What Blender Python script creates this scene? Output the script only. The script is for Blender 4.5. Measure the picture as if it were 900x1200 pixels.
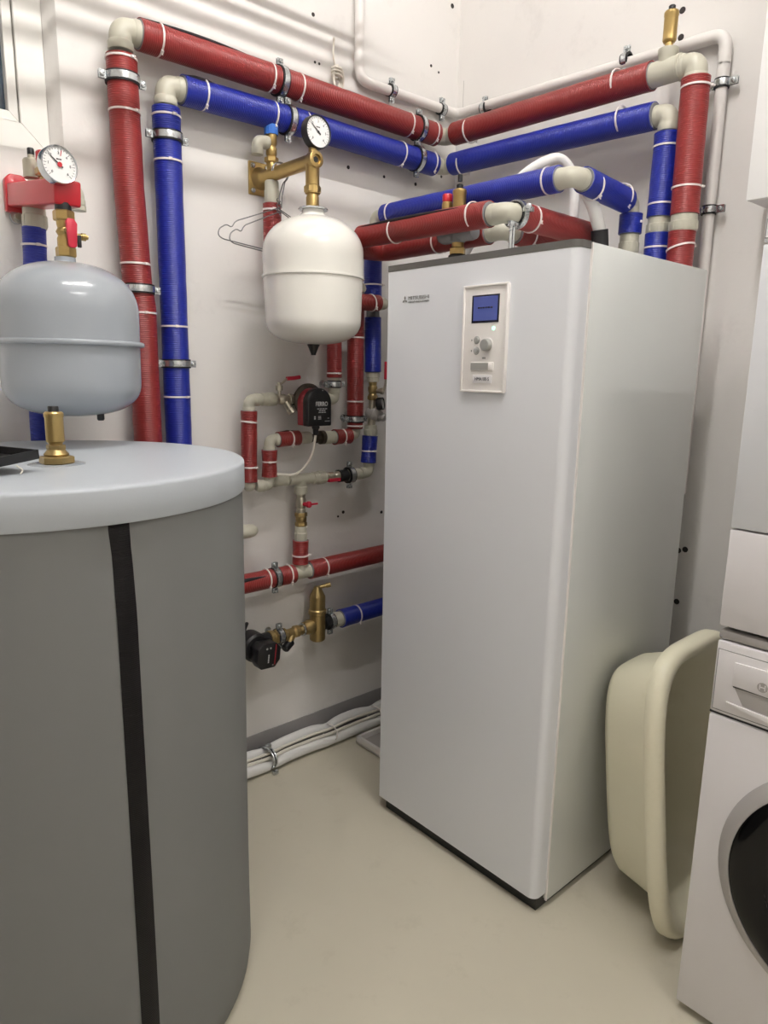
import bpy, bmesh, math, random
from mathutils import Vector, Matrix
random.seed(7)
V = Vector
for o in list(bpy.data.objects):
    bpy.data.objects.remove(o)
SC = bpy.context.scene
COL = SC.collection

# ------------------------------------------------------------------ camera
cam_d = bpy.data.cameras.new('camera')
cam = bpy.data.objects.new('camera', cam_d)
COL.objects.link(cam)
cam_d.sensor_fit = 'VERTICAL'
cam_d.sensor_height = 36.0
cam_d.lens = 822.4 / 1200.0 * 36.0
cam_d.clip_start = 0.02
_r = V((0.74585699, -0.66587193, 0.01766151))
_u = V((0.11660424, 0.15662416, 0.9807509))
_w = V((0.65582071, 0.7294405, -0.19446272))
_m = Matrix((( _r.x, _u.x, -_w.x), (_r.y, _u.y, -_w.y), (_r.z, _u.z, -_w.z)))
cam.matrix_world = Matrix.Translation((-1.3254, -0.8786, 1.3401)) @ _m.to_4x4()
SC.camera = cam

# ------------------------------------------------------------------ world, exposure
SC.view_settings.view_transform = 'Standard'
SC.view_settings.look = 'None'
SC.view_settings.gamma = 1.0
SC.view_settings.use_curve_mapping = False
SC.view_settings.exposure = 0.28
wd = bpy.data.worlds.new('night_sky')
SC.world = wd
wd.use_nodes = True
wd.node_tree.nodes['Background'].inputs[0].default_value = (0.01, 0.014, 0.022, 1)
wd.node_tree.nodes['Background'].inputs[1].default_value = 1.0
LAMPS = (((-0.60, -0.15, 3.16), 1.25, 150.0), ((-0.60, -1.60, 3.16), 1.0, 92.0))   # centre, length, emission

# ------------------------------------------------------------------ materials
def lin(c):
    return tuple((x / 255 / 12.92) if x / 255 <= 0.04045 else ((x / 255 + 0.055) / 1.055) ** 2.4 for x in c)

MATS = {}
def mat(name, rgb, rough=0.5, metal=0.0, spec=0.5, coat=0.0, vary=0.0, vscale=8.0, bump=0.0, bscale=60.0, rings=0.0, ringscale=62.0,
        emit=0.0, trans=0.0, rough_vary=0.0, dirt=None):
    if name in MATS:
        return MATS[name]
    m = bpy.data.materials.new(name)
    m.use_nodes = True
    nt = m.node_tree
    b = nt.nodes['Principled BSDF']
    c = lin(rgb) + (1,)
    b.inputs['Base Color'].default_value = c
    b.inputs['Roughness'].default_value = rough
    b.inputs['Metallic'].default_value = metal
    b.inputs['Specular IOR Level'].default_value = spec
    b.inputs['Coat Weight'].default_value = coat
    b.inputs['Coat Roughness'].default_value = 0.12
    if trans:
        b.inputs['Transmission Weight'].default_value = trans
    if emit:
        b.inputs['Emission Color'].default_value = c
        b.inputs['Emission Strength'].default_value = emit
    tc = nt.nodes.new('ShaderNodeTexCoord')
    if vary or rough_vary:
        n = nt.nodes.new('ShaderNodeTexNoise')
        n.inputs['Scale'].default_value = vscale
        n.inputs['Detail'].default_value = 6
        nt.links.new(tc.outputs['Object'], n.inputs['Vector'])
        if vary:
            mx = nt.nodes.new('ShaderNodeMix')
            mx.data_type = 'RGBA'
            mx.inputs[6].default_value = tuple(x * (1 - vary) for x in c[:3]) + (1,)
            mx.inputs[7].default_value = tuple(min(1, x * (1 + vary)) for x in c[:3]) + (1,)
            nt.links.new(n.outputs['Fac'], mx.inputs[0])
            last = mx.outputs[2]
            if dirt:
                n2 = nt.nodes.new('ShaderNodeTexNoise')
                n2.inputs['Scale'].default_value = dirt[1]
                n2.inputs['Detail'].default_value = 10
                n2.inputs['Roughness'].default_value = 0.7
                nt.links.new(tc.outputs['Object'], n2.inputs['Vector'])
                rp = nt.nodes.new('ShaderNodeValToRGB')
                rp.color_ramp.elements[0].position = 0.56
                rp.color_ramp.elements[1].position = 0.72
                nt.links.new(n2.outputs['Fac'], rp.inputs[0])
                mm = nt.nodes.new('ShaderNodeMath')
                mm.operation = 'MULTIPLY'
                mm.inputs[1].default_value = dirt[2]
                nt.links.new(rp.outputs[0], mm.inputs[0])
                m2 = nt.nodes.new('ShaderNodeMix')
                m2.data_type = 'RGBA'
                nt.links.new(mm.outputs[0], m2.inputs[0])
                nt.links.new(last, m2.inputs[6])
                m2.inputs[7].default_value = lin(dirt[0]) + (1,)
                last = m2.outputs[2]
            nt.links.new(last, b.inputs['Base Color'])
        if rough_vary:
            mr = nt.nodes.new('ShaderNodeMapRange')
            mr.inputs[3].default_value = rough - rough_vary
            mr.inputs[4].default_value = rough + rough_vary
            nt.links.new(n.outputs['Fac'], mr.inputs[0])
            nt.links.new(mr.outputs[0], b.inputs['Roughness'])
    prev = None
    if bump:
        n = nt.nodes.new('ShaderNodeTexNoise')
        n.inputs['Scale'].default_value = bscale
        n.inputs['Detail'].default_value = 4
        nt.links.new(tc.outputs['Object'], n.inputs['Vector'])
        bp = nt.nodes.new('ShaderNodeBump')
        bp.inputs['Strength'].default_value = bump
        bp.inputs['Distance'].default_value = 0.004
        nt.links.new(n.outputs['Fac'], bp.inputs['Height'])
        prev = bp
    if rings:
        w = nt.nodes.new('ShaderNodeTexWave')
        w.wave_type = 'BANDS'
        w.bands_direction = 'Y'
        w.inputs['Scale'].default_value = ringscale
        w.inputs['Distortion'].default_value = 0.6
        w.inputs['Detail'].default_value = 2
        nt.links.new(tc.outputs['UV'], w.inputs['Vector'])
        bp = nt.nodes.new('ShaderNodeBump')
        bp.inputs['Strength'].default_value = rings
        bp.inputs['Distance'].default_value = 0.002
        nt.links.new(w.outputs['Fac'], bp.inputs['Height'])
        if prev:
            nt.links.new(prev.outputs[0], bp.inputs['Normal'])
        prev = bp
    if prev:
        nt.links.new(prev.outputs[0], b.inputs['Normal'])
    MATS[name] = m
    return m

M_WALL = mat('wall_paint', (229, 226, 222), 0.75, vary=0.03, vscale=3, bump=0.08, bscale=90, dirt=((172, 168, 164), 5.0, 0.18))
M_CEIL = mat('ceiling_paint', (240, 238, 234), 0.85)
M_FLOOR = mat('floor_resin', (197, 191, 173), 0.42, spec=0.35, vary=0.05, vscale=5, bump=0.04, bscale=30, rough_vary=0.08, dirt=((172, 165, 146), 9.0, 0.35))
M_BASE = mat('grey_plinth_paint', (150, 147, 146), 0.6, vary=0.05)
M_RED = mat('red_insulation_film', (138, 41, 39), 0.36, spec=0.5, vary=0.10, vscale=14, rings=0.55, bump=0.25, bscale=45)
M_BLUE = mat('blue_insulation_film', (23, 39, 144), 0.34, spec=0.5, vary=0.10, vscale=14, rings=0.55, bump=0.25, bscale=45)
M_FOAM = mat('grey_foam', (130, 130, 132), 0.9)
M_SLIT = mat('dark_foam_slit', (28, 22, 26), 0.8)
M_PPR = mat('beige_plastic', (188, 185, 169), 0.42, vary=0.03)
M_TIE = mat('white_nylon', (232, 224, 220), 0.4)
M_STEEL = mat('zinc_steel', (204, 208, 210), 0.26, metal=0.95, rough_vary=0.08, vscale=60)
M_RUB = mat('black_rubber', (24, 24, 26), 0.6)
M_BRASS = mat('brass', (182, 156, 102), 0.34, metal=0.92, vary=0.15, vscale=30, rough_vary=0.1)
M_BRASSD = mat('aged_brass', (164, 142, 96), 0.4, metal=0.85, vary=0.25, vscale=40, rough_vary=0.1)
M_NICKEL = mat('nickel', (186, 180, 164), 0.32, metal=0.85, vary=0.1, vscale=40)
M_PVC = mat('white_pvc', (226, 222, 218), 0.4)
M_UNIT = mat('white_powder_coat', (226, 228, 232), 0.3, spec=0.5, coat=0.25)
M_UNITS = mat('pale_grey_panel', (212, 215, 212), 0.2, spec=0.5, coat=0.3)
M_TOPSTRIP = mat('dark_grey_trim', (92, 90, 86), 0.5)
M_BLACK = mat('black_plastic', (20, 20, 22), 0.4)
M_PANEL = mat('panel_plastic', (238, 234, 230), 0.35)
M_SCREEN = mat('lcd_blue', (72, 84, 150), 0.25, emit=0.12)
M_SCRF = mat('lcd_frame', (22, 22, 44), 0.2)
M_GREYB = mat('grey_button', (158, 158, 154), 0.45)
M_LED = mat('green_led', (150, 255, 205), 0.3, emit=2.0)
M_INK = mat('grey_ink', (128, 128, 126), 0.6)
M_INKD = mat('dark_ink', (50, 50, 54), 0.6)
M_INKW = mat('white_ink', (200, 200, 202), 0.6)
M_JACKET = mat('grey_jacket', (121, 122, 121), 0.62, spec=0.3, vary=0.04, vscale=4, bump=0.14, bscale=16)
M_LID = mat('grey_lid', (180, 186, 192), 0.42, spec=0.4, bump=0.02, bscale=300)
M_ZIP = mat('black_zip', (11, 9, 12), 0.5, spec=0.25, rings=0.3, ringscale=90)
M_VGREY = mat('grey_enamel', (158, 164, 170), 0.24, spec=0.5, coat=0.4)
M_VWHITE = mat('white_enamel', (232, 230, 222), 0.22, spec=0.5, coat=0.4)
M_REDP = mat('red_paint', (188, 32, 44), 0.32, coat=0.2)
M_REDH = mat('red_handle_plastic', (190, 36, 60), 0.4)
M_BLUEC = mat('blue_cap_plastic', (56, 112, 200), 0.4)
M_DIAL = mat('gauge_dial', (238, 238, 236), 0.3, coat=0.5)
M_CHROME = mat('chrome', (210, 214, 218), 0.15, metal=1.0)
M_TUB = mat('cream_plastic', (235, 230, 205), 0.42, vary=0.02, dirt=((196, 186, 140), 7.0, 0.25))
M_APPL = mat('appliance_white', (226, 223, 224), 0.35, spec=0.5)
M_APPG = mat('appliance_grey', (170, 166, 163), 0.4)
M_DGLASS = mat('door_dark_glass', (7, 7, 9), 0.1, spec=0.3)
M_GLASS = mat('window_glass', (70, 82, 96), 0.05, spec=0.6)
M_WFRAME = mat('window_pvc', (232, 230, 224), 0.35)
M_CABLE = mat('cream_cable', (226, 220, 208), 0.5)
M_FLEX = mat('white_foam_tube', (228, 227, 224), 0.7, bump=0.3, bscale=70)
M_WIRE = mat('hanger_wire', (120, 120, 120), 0.35, metal=0.8)
M_PUMPD = mat('pump_housing', (70, 62, 52), 0.5, metal=0.5, vary=0.2, vscale=40)
M_PUMPR = mat('pump_red', (150, 36, 46), 0.4)
M_LAMP = mat('lamp_diffuser', (255, 252, 249), 0.5, emit=1.0)
M_CAB = mat('cabinet_white', (240, 240, 238), 0.4)
M_HOLE = mat('hole_dark', (54, 50, 48), 0.9)

# ------------------------------------------------------------------ mesh builder
def perp(d):
    d = V(d).normalized()
    ref = V((0, 0, 1)) if abs(d.z) < 0.9 else V((0, -1, 0))
    u = (ref - d * ref.dot(d)).normalized()
    return u, d.cross(u)

def bend(pts, rad, n=8):
    """polyline with rounded corners"""
    P = [V(p) for p in pts]
    out = [P[0]]
    for i in range(1, len(P) - 1):
        a, b, c = P[i - 1], P[i], P[i + 1]
        d1, d2 = (a - b), (c - b)
        r = min(rad, d1.length * 0.49, d2.length * 0.49)
        p1, p2 = b + d1.normalized() * r, b + d2.normalized() * r
        for k in range(n + 1):
            t = k / n
            out.append(p1 * (1 - t) ** 2 + b * 2 * t * (1 - t) + p2 * t * t)
    out.append(P[-1])
    return out

class MB:
    def __init__(s):
        s.v, s.f, s.uv = [], [], []
    def face(s, idx, uvs=None):
        s.f.append(idx)
        s.uv.append(uvs or [(0, 0)] * len(idx))
    def tube(s, pts, r, seg=18, caps=True, closed=False, wob=0.0):
        P = [V(p) for p in pts]
        n = len(P)
        rr = r if isinstance(r, (list, tuple)) else [r] * n
        base = len(s.v)
        L = 0.0
        u = None
        ls = []
        for i in range(n):
            if closed:
                t = (P[(i + 1) % n] - P[i - 1]).normalized()
            else:
                t = (P[min(i + 1, n - 1)] - P[max(i - 1, 0)]).normalized()
            if u is None:
                u, w = perp(t)
            else:
                u = (u - t * u.dot(t)).normalized()
                w = t.cross(u)
            if i: L += (P[i] - P[i - 1]).length
            ls.append(L)
            q = rr[i] * (1 + (random.uniform(-wob, wob) if wob else 0))
            for k in range(seg):
                a = 2 * math.pi * k / seg
                s.v.append(P[i] + (u * math.cos(a) + w * math.sin(a)) * q)
        m = n if closed else n - 1
        for i in range(m):
            j = (i + 1) % n
            for k in range(seg):
                k2 = (k + 1) % seg
                s.face([base + i * seg + k, base + i * seg + k2, base + j * seg + k2, base + j * seg + k],
                       [(k / seg, ls[i]), ((k + 1) / seg, ls[i]), ((k + 1) / seg, ls[j]), (k / seg, ls[j])])
        if caps and not closed:
            s.face([base + k for k in reversed(range(seg))])
            s.face([base + (n - 1) * seg + k for k in range(seg)])
        return s
    def lathe(s, o, ax, prof, seg=28, sq=None):
        o, ax = V(o), V(ax).normalized()
        u, w = perp(ax)
        rings = []
        for (r, h) in prof:
            if r < 1e-6:
                rings.append([len(s.v)])
                s.v.append(o + ax * h)
            else:
                st = len(s.v)
                for k in range(seg):
                    a = 2 * math.pi * k / seg
                    s.v.append(o + ax * h + (u * math.cos(a) + w * math.sin(a)) * r)
                rings.append(list(range(st, st + seg)))
        for A, B in zip(rings[:-1], rings[1:]):
            if len(A) == 1 and len(B) == 1: continue
            for k in range(seg):
                k2 = (k + 1) % seg
                if len(A) == 1: s.face([A[0], B[k2], B[k]])
                elif len(B) == 1: s.face([A[k], A[k2], B[0]])
                else: s.face([A[k], A[k2], B[k2], B[k]])
        return s
    def cyl(s, o, ax, r, h, seg=24):
        return s.lathe(o, ax, [(0, 0), (r, 0), (r, h), (0, h)], seg)
    def hexa(s, o, ax, r, h):
        return s.lathe(o, ax, [(0, 0), (r * .9, 0), (r, h * .12), (r, h * .88), (r * .9, h), (0, h)], 6)
    def box(s, c, size, u=(1, 0, 0), v=(0, 1, 0), w=(0, 0, 1)):
        c, u, v, w = V(c), V(u).normalized(), V(v).normalized(), V(w).normalized()
        b = len(s.v)
        for sx in (-.5, .5):
            for sy in (-.5, .5):
                for sz in (-.5, .5):
                    s.v.append(c + u * size[0] * sx + v * size[1] * sy + w * size[2] * sz)
        for f in ((0, 1, 3, 2), (4, 6, 7, 5), (0, 4, 5, 1), (2, 3, 7, 6), (0, 2, 6, 4), (1, 5, 7, 3)):
            s.face([b + i for i in f])
        return s
    def bx(s, x0, x1, y0, y1, z0, z1):
        return s.box(((x0 + x1) / 2, (y0 + y1) / 2, (z0 + z1) / 2), (abs(x1 - x0), abs(y1 - y0), abs(z1 - z0)))
    def prism(s, poly, o, u, v, depth):
        """poly in (u,v), extruded by depth along u x v"""
        o, u, v = V(o), V(u), V(v)
        w = u.cross(v).normalized()
        n = len(poly)
        b = len(s.v)
        for (a, c) in poly: s.v.append(o + u * a + v * c)
        for (a, c) in poly: s.v.append(o + u * a + v * c + w * depth)
        s.face([b + i for i in reversed(range(n))])
        s.face([b + n + i for i in range(n)])
        for i in range(n):
            j = (i + 1) % n
            s.face([b + i, b + j, b + n + j, b + n + i])
        return s
    def build(s, name, m, parent=None, bevel=0.0, bseg=2, ang=40, flat=False, org=None):
        org = V(org) if org is not None else (V(parent['_org']) if parent is not None and '_org' in parent else V((0, 0, 0)))
        me = bpy.data.meshes.new(name)
        me.from_pydata([tuple(p - org) for p in s.v], [], s.f)
        uvl = me.uv_layers.new(name='UVMap')
        flatuv = [c for fu in s.uv for q in fu for c in q]
        uvl.data.foreach_set('uv', flatuv)
        bm = bmesh.new()
        bm.from_mesh(me)
        bmesh.ops.recalc_face_normals(bm, faces=bm.faces)
        if bevel:
            ed = [e for e in bm.edges if len(e.link_faces) == 2 and e.calc_face_angle(0) > 0.6]
            bmesh.ops.bevel(bm, geom=ed, offset=bevel, segments=bseg, affect='EDGES', profile=0.5, clamp_overlap=True)
        bm.to_mesh(me)
        bm.free()
        if not flat:
            me.polygons.foreach_set('use_smooth', [True] * len(me.polygons))
            me.set_sharp_from_angle(angle=math.radians(ang))
        me.materials.append(m)
        o = bpy.data.objects.new(name, me)
        COL.objects.link(o)
        if parent is not None:
            o.parent = parent
            o['_org'] = tuple(org)
        else:
            o.location = org
            o['_org'] = tuple(org)
        return o

def thing(name, org, label, cat, group=None):
    o = bpy.data.objects.new(name, None)
    COL.objects.link(o)
    o.empty_display_size = 0.05
    o.location = org
    o['_org'] = tuple(org)
    o['label'] = label
    o['category'] = cat
    if group: o['group'] = group
    return o

def tag(o, label, cat, group=None, kind=None):
    o['label'] = label
    o['category'] = cat
    if group: o['group'] = group
    if kind: o['kind'] = kind
    return o

def struct(o, label, cat):
    o['kind'] = 'structure'
    o['label'] = label
    o['category'] = cat
    return o

def text(name, s, o, u, v, size, m, parent, depth=0.0004, align='CENTER', width=None):
    cu = bpy.data.curves.new(name, 'FONT')
    cu.body = s
    cu.align_x = align
    cu.align_y = 'CENTER'
    cu.size = size
    cu.extrude = depth
    cu.offset = size * 0.018 if size > .015 else 0.0
    cu.resolution_u = 3
    ob = bpy.data.objects.new(name, cu)
    COL.objects.link(ob)
    me = bpy.data.meshes.new_from_object(ob)
    bpy.data.objects.remove(ob)
    bpy.data.curves.remove(cu)
    u, v = V(u).normalized(), V(v).normalized()
    w = u.cross(v)
    org = V(parent['_org'])
    k = 1.0
    if width:
        xs = [q.co.x for q in me.vertices]
        k = width / max(1e-6, max(xs) - min(xs))
    for q in me.vertices:
        q.co = V(o) + u * q.co.x * k + v * q.co.y + w * q.co.z - org
    me.materials.append(m)
    t = bpy.data.objects.new(name, me)
    COL.objects.link(t)
    t.parent = parent
    t['_org'] = tuple(org)
    return t

def dashes(name, o, u, v, width, height, m, parent, n=5, depth=0.0004):
    """a line of print too small to read: a row of short bars"""
    u, v = V(u).normalized(), V(v).normalized()
    w = u.cross(v)
    rnd = random.Random(int(width * 1e5) + n)
    q = MB()
    cuts = [0] + [(k + rnd.uniform(-.2, .2)) / n for k in range(1, n)] + [1]
    for a, b in zip(cuts[:-1], cuts[1:]):
        c = ((a + b) / 2 - .5) * width
        q.box(V(o) + u * c, ((b - a) * width * .8, height, depth), u, v, w)
    return q.build(name, m, parent, flat=True)

X1, Y1, Z1 = V((1, 0, 0)), V((0, 1, 0)), V((0, 0, 1))

# ------------------------------------------------------------------ pipe kit
def densify(pts, step=0.03):
    P = [V(p) for p in pts]
    out = [P[0]]
    for a, b in zip(P[:-1], P[1:]):
        n = max(1, int((b - a).length / step))
        for k in range(1, n + 1):
            out.append(a.lerp(b, k / n))
    return out

def sleeve(par, pts, r, m, seam=None, wob=0.012, flare=0.0, name='insulation_sleeve'):
    P = densify(pts)
    n = len(P)
    rr = [r] * n
    if flare:
        rr[0] *= 1 + flare
        rr[-1] *= 1 + flare
    o = MB().tube(P, rr, 22, wob=wob).build(name, m, par, ang=60)
    d0 = (P[1] - P[0]).normalized()
    for p, d in ((P[0], -d0), (P[-1], (P[-1] - P[-2]).normalized())):
        MB().lathe(p, d, [(0, .0015), (r * .55, .0015), (r * .90, .0015), (r * .96, -.002)], 18).build('foam_end', M_FOAM, o)
    if seam:
        a0, t0, t1 = seam
        i0, i1 = int(t0 * (n - 1)), max(int(t1 * (n - 1)), int(t0 * (n - 1)) + 2)
        q = MB()
        pts2, rad = [], []
        for i in range(i0, min(i1 + 1, n)):
            d = (P[min(i + 1, n - 1)] - P[max(i - 1, 0)]).normalized()
            u, w = perp(d)
            pts2.append(P[i] + (u * math.cos(a0) + w * math.sin(a0)) * r * .955)
            f = (i - i0) / max(1, (i1 - i0))
            rad.append(0.0015 + 0.0055 * math.sin(math.pi * min(1, max(0, f))) * (r / .035))
        q.tube(pts2, rad, 8).build('seam_slit', M_SLIT, o)
    return o

def tie(par, p, ax, r, head=0.0, tail=True):
    p, ax = V(p), V(ax).normalized()
    u, w = perp(ax)
    q = MB()
    r0 = r * 0.985
    q.lathe(p, ax, [(r0, -.0023), (r0 + .0028, -.0023), (r0 + .0028, .0023), (r0, .0023), (r0, -.0023)], 24)
    d = (u * math.cos(head) + w * math.sin(head))
    t = ax.cross(d)
    q.box(p + d * (r + .0035), (.0075, .006, .006), t, ax, d)
    if tail:
        q.box(p + d * (r + .006) + t * .004, (.002, .0035, .009), t, ax, d)
    return q.build('cable_tie', M_TIE, par)

def clamp(par, p, ax, r, wall, gap, dark=False, ears=1.0):
    """pipe clamp round a pipe at p, axis ax; wall = unit vector to the wall, gap = distance centre to wall"""
    p, ax, wall = V(p), V(ax).normalized(), V(wall).normalized()
    s = ax.cross(wall).normalized()
    b = MB()
    ro = r + .0042
    b.lathe(p, ax, [(r + .001, -.008), (ro + .0012, -.008), (ro + .0018, 0), (ro + .0012, .008), (r + .001, .008), (r + .001, -.008)], 30)
    for sg in (-1, 1):
        c = p + s * sg * (ro + .009 * ears)
        for k in (-1, 1):
            b.box(c + wall * k * .0035, (.018 * ears, .0022, .019), s, wall, ax)
    if gap > ro:
        b.tube([p + wall * (ro - .001), p + wall * (gap - .001)], .005, 10)
        b.cyl(p + wall * (gap - .0035), wall, .012, .003, 14)
    o = b.build('pipe_clamp', M_STEEL, par, ang=30)
    MB().lathe(p, ax, [(r - .0015, -.012), (r + .0042, -.012), (r + .0042, .012), (r - .0015, .012), (r - .0015, -.012)], 30).build('rubber_lining', M_RUB, o)
    for sg in (-1, 1):
        c = p + s * sg * (ro + .010 * ears)
        MB().lathe(c - wall * .0075, -wall, [(.0055, -.004), (.0062, 0), (.0055, .0035), (.0025, .0042), (.0018, .0025), (0, .0025)], 14).build('screw', M_STEEL, o)
    return o

def elbow(par, c, d1, d2, r, leg, col=1.12, clen=None, m=None, name='elbow'):
    c, d1, d2 = V(c), V(d1).normalized(), V(d2).normalized()
    clen = clen or leg * .42
    path = bend([c + d1 * leg, c, c + d2 * leg], leg * .95 - clen * .6, 10)
    q = MB()
    q.tube(path, r, 22)
    for d in (d1, d2):
        q.lathe(c + d * (leg - clen), d, [(r, 0), (r * col, .004), (r * col, clen - .003), (r * col * .96, clen), (r * .8, clen + .0005)], 24)
    return q.build(name, m or M_PPR, par, ang=50)

def run(par, a, b, r, m=None, name='bare_pipe', seg=20):
    return MB().tube([a, b], r, seg).build(name, m or M_PPR, par, ang=50)

def coupling(par, p, ax, r, h, m=None, ribs=True, name='coupling'):
    q = MB()
    q.lathe(p, ax, [(0, 0), (r * .9, 0), (r, h * .06), (r, h * .4), (r * 1.07, h * .44), (r * 1.07, h * .9), (r, h), (0, h)], 26)
    o = q.build(name, m or M_PPR, par, ang=30)
    if ribs:
        u, w = perp(ax)
        ax = V(ax).normalized()
        g = MB()
        for k in range(10):
            a = 2 * math.pi * k / 10
            d = u * math.cos(a) + w * math.sin(a)
            g.box(V(p) + ax * h * .67 + d * r * 1.075, (r * .16, r * .06, h * .44), d.cross(ax), d, ax)
        g.build('grip_ribs', m or M_PPR, o)
    return o

def gauge(par, c, n, r, depth, casem, needle=2.4, red=False, nums=True):
    c, n = V(c), V(n).normalized()
    up = (Z1 - n * Z1.dot(n)).normalized()
    rt = up.cross(n)
    o = MB().lathe(c - n * depth, n, [(0, 0), (r * .92, 0), (r, .003), (r, depth - .001), (r * .97, depth + .001), (r * .92, depth), (r * .91, depth - .004)], 40).build('gauge_case', casem, par, ang=35)
    MB().lathe(c - n * .003, n, [(r * .92, 0), (0, 0)], 40).build('dial', M_DIAL, o)
    q = MB()
    for k in range(25):
        a = math.radians(225 - k * 270 / 24)
        d = rt * math.cos(a) + up * math.sin(a)
        ln = .16 if k % 4 == 0 else .09
        q.box(c - n * .0026 + d * r * (.86 - ln / 2), (r * ln, r * .02, .0004), d, n.cross(d), n)
    q.build('scale_marks', M_INKD, o)
    if nums:
        for k in range(0, 25, 4):
            a = math.radians(225 - k * 270 / 24)
            d = rt * math.cos(a) + up * math.sin(a)
            text('numeral', str(k // 4 * (1 if red else 1)), c - n * .0026 + d * r * .6, rt, up, r * .2, M_INKD, o)
        dashes('unit_mark', c - n * .0026 + up * r * .28, rt, up, r * .3, r * .07, M_INKD, o, 3)
    a = needle
    d = rt * math.cos(a) + up * math.sin(a)
    sdir = n.cross(d)
    q = MB()
    q.prism([(-.22 * r, -.05 * r), (.74 * r, -.012 * r), (.74 * r, .012 * r), (-.22 * r, .05 * r)], c - n * .0016, d, sdir, .0006)
    q.cyl(c - n * .0018, n, r * .07, .0012, 14)
    q.build('needle', M_INKD, o)
    if red:
        MB().cyl(c - n * .001, n, r * .13, .0014, 18).build('needle_hub', M_REDP, o)
        d2 = rt * math.cos(1.35) + up * math.sin(1.35)
        MB().box(c - n * .0024 + d2 * r * .62, (r * .3, r * .04, .0004), d2, n.cross(d2), n).build('limit_mark', M_REDP, o)
    return o

def air_vent(par, p, r, h, capm=None):
    """brass float air vent standing upright on p"""
    o = MB().lathe(p, Z1, [(0, 0), (r * .72, 0), (r * .72, h * .06), (r * .6, h * .07), (r * .6, h * .14), (r * .86, h * .16), (r * 1.0, h * .2), (r * 1.0, h * .74), (r * 1.06, h * .76),
                           (r * 1.06, h * .84), (r * .95, h * .87), (r * .6, h * .89), (0, h * .89)], 28).build('air_vent', M_BRASS, par, ang=30)
    MB().lathe(V(p) + Z1 * h * .885, Z1, [(r * .5, 0), (r * .5, h * .1), (r * .42, h * .115), (0, h * .115)], 18).build('vent_cap', capm or M_BLACK, o)
    return o

# ------------------------------------------------------------------ the room
XB, YA, ZC = 0.754, 1.07, 3.20
XW, YS = -2.5, -2.3
fl = MB().bx(XW, XB, YS, YA, -.1, 0).build('floor', M_FLOOR, flat=True)
struct(fl, 'beige grey resin floor', 'floor')
ce = MB().bx(XW, XB, YS, YA, ZC, ZC + .1).build('ceiling', M_CEIL, flat=True)
struct(ce, 'white ceiling above the frame', 'ceiling')
WX0, WX1, WZ0, WZ1 = -1.55, -0.667, 1.846, 2.62
q = MB()
T = .3
q.bx(XW, WX0, YA, YA + T, 0, ZC).bx(WX1, XB + T, YA, YA + T, 0, ZC).bx(WX0, WX1, YA, YA + T, 0, WZ0).bx(WX0, WX1, YA, YA + T, WZ1, ZC)
WL = q.build('wall_left', M_WALL, flat=True)
struct(WL, 'off white plaster wall with the window and pipework', 'wall')
WR = MB().bx(XB, XB + T, YS, YA, 0, ZC).build('wall_right', M_WALL, flat=True)
struct(WR, 'off white plaster wall behind the tall white unit', 'wall')
struct(MB().bx(XW - T, XW, YS, YA + T, 0, ZC).build('wall_back', M_WALL, flat=True), 'white wall left of the camera', 'wall')
struct(MB().bx(XW - T, XB + T, YS - T, YS, 0, ZC).build('wall_front', M_WALL, flat=True), 'white wall behind the camera', 'wall')
struct(MB().bx(XW, XB, YA - .004, YA, 0, .105).build('baseboard_left', M_BASE, flat=True), 'grey painted strip along the foot of the left wall', 'baseboard')

# little screws, plugs and holes left in the walls
def plug(wall, p, n, r, m, nm):
    MB().lathe(p, n, [(r, 0), (r, .0012), (r * .5, .0018), (0, .0008)], 10).build(nm, m, wall)
for (x, z, r) in ((.228, .844, .006), (.204, .831, .004), (.413, .822, .006), (.098, 2.411, .006), (.612, 2.409, .005), (.651, 2.398, .004), (.1045, 2.281, .004), (.121, 2.281, .004),
                  (.7105, 2.629, .008), (.24, 2.004, .006), (.3985, 2.004, .005), (.55, 2.007, .006), (.681, 2.056, .005), (.662, 2.163, .004)):
    plug(WL, (x, YA, z), (0, -1, 0), r, M_HOLE, 'drill_hole')
for (y, z, r) in ((.0548, .827, .009), (.0755, .82, .009), (.0644, .658, .009), (.2197, 2.352, .009), (.2174, 2.283, .009)):
    plug(WR, (XB, y, z), (-1, 0, 0), r, M_HOLE, 'wall_screw')
MB().bx(XB - .0006, XB, YA - .03, YA - .0285, 2.2, 2.39).build('plaster_seam', M_APPG, WR)

# window in the left wall
WN = thing('window_1', (-1.1, YA, WZ0), 'white plastic window with dark panes high on the left wall', 'window')
WN['kind'] = 'structure'
q = MB()                      # splayed plaster reveal
yw = YA + .038
q.prism([(WX1, YA), (WX1 - .021, yw), (WX1 - .021, yw + .06), (WX1 + .02, yw + .06), (WX1 + .02, YA + .001)], (0, 0, WZ0), (1, 0, 0), (0, 1, 0), WZ1 - WZ0)
q.build('plaster_reveal', M_WALL, WN, flat=True)
fx0, fx1, fz0, fz1 = -1.5, WX1 - .022, WZ0 + .012, WZ1 - .01
def framework(nm, x0, x1, z0, z1, wd, y0, y1, m, par):
    for poly in ([(x0, z0), (x1, z0), (x1 - wd, z0 + wd), (x0 + wd, z0 + wd)], [(x1, z0), (x1, z1), (x1 - wd, z1 - wd), (x1 - wd, z0 + wd)],
                 [(x1, z1), (x0, z1), (x0 + wd, z1 - wd), (x1 - wd, z1 - wd)], [(x0, z1), (x0, z0), (x0 + wd, z0 + wd), (x0 + wd, z1 - wd)]):
        MB().prism(poly, (0, y1, 0), (1, 0, 0), (0, 0, 1), y1 - y0).build(nm, m, par, bevel=.0015, bseg=1, flat=True)
framework('frame_bar', fx0, fx1, fz0, fz1, .064, yw - .002, yw + .06, M_WFRAME, WN)
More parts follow.
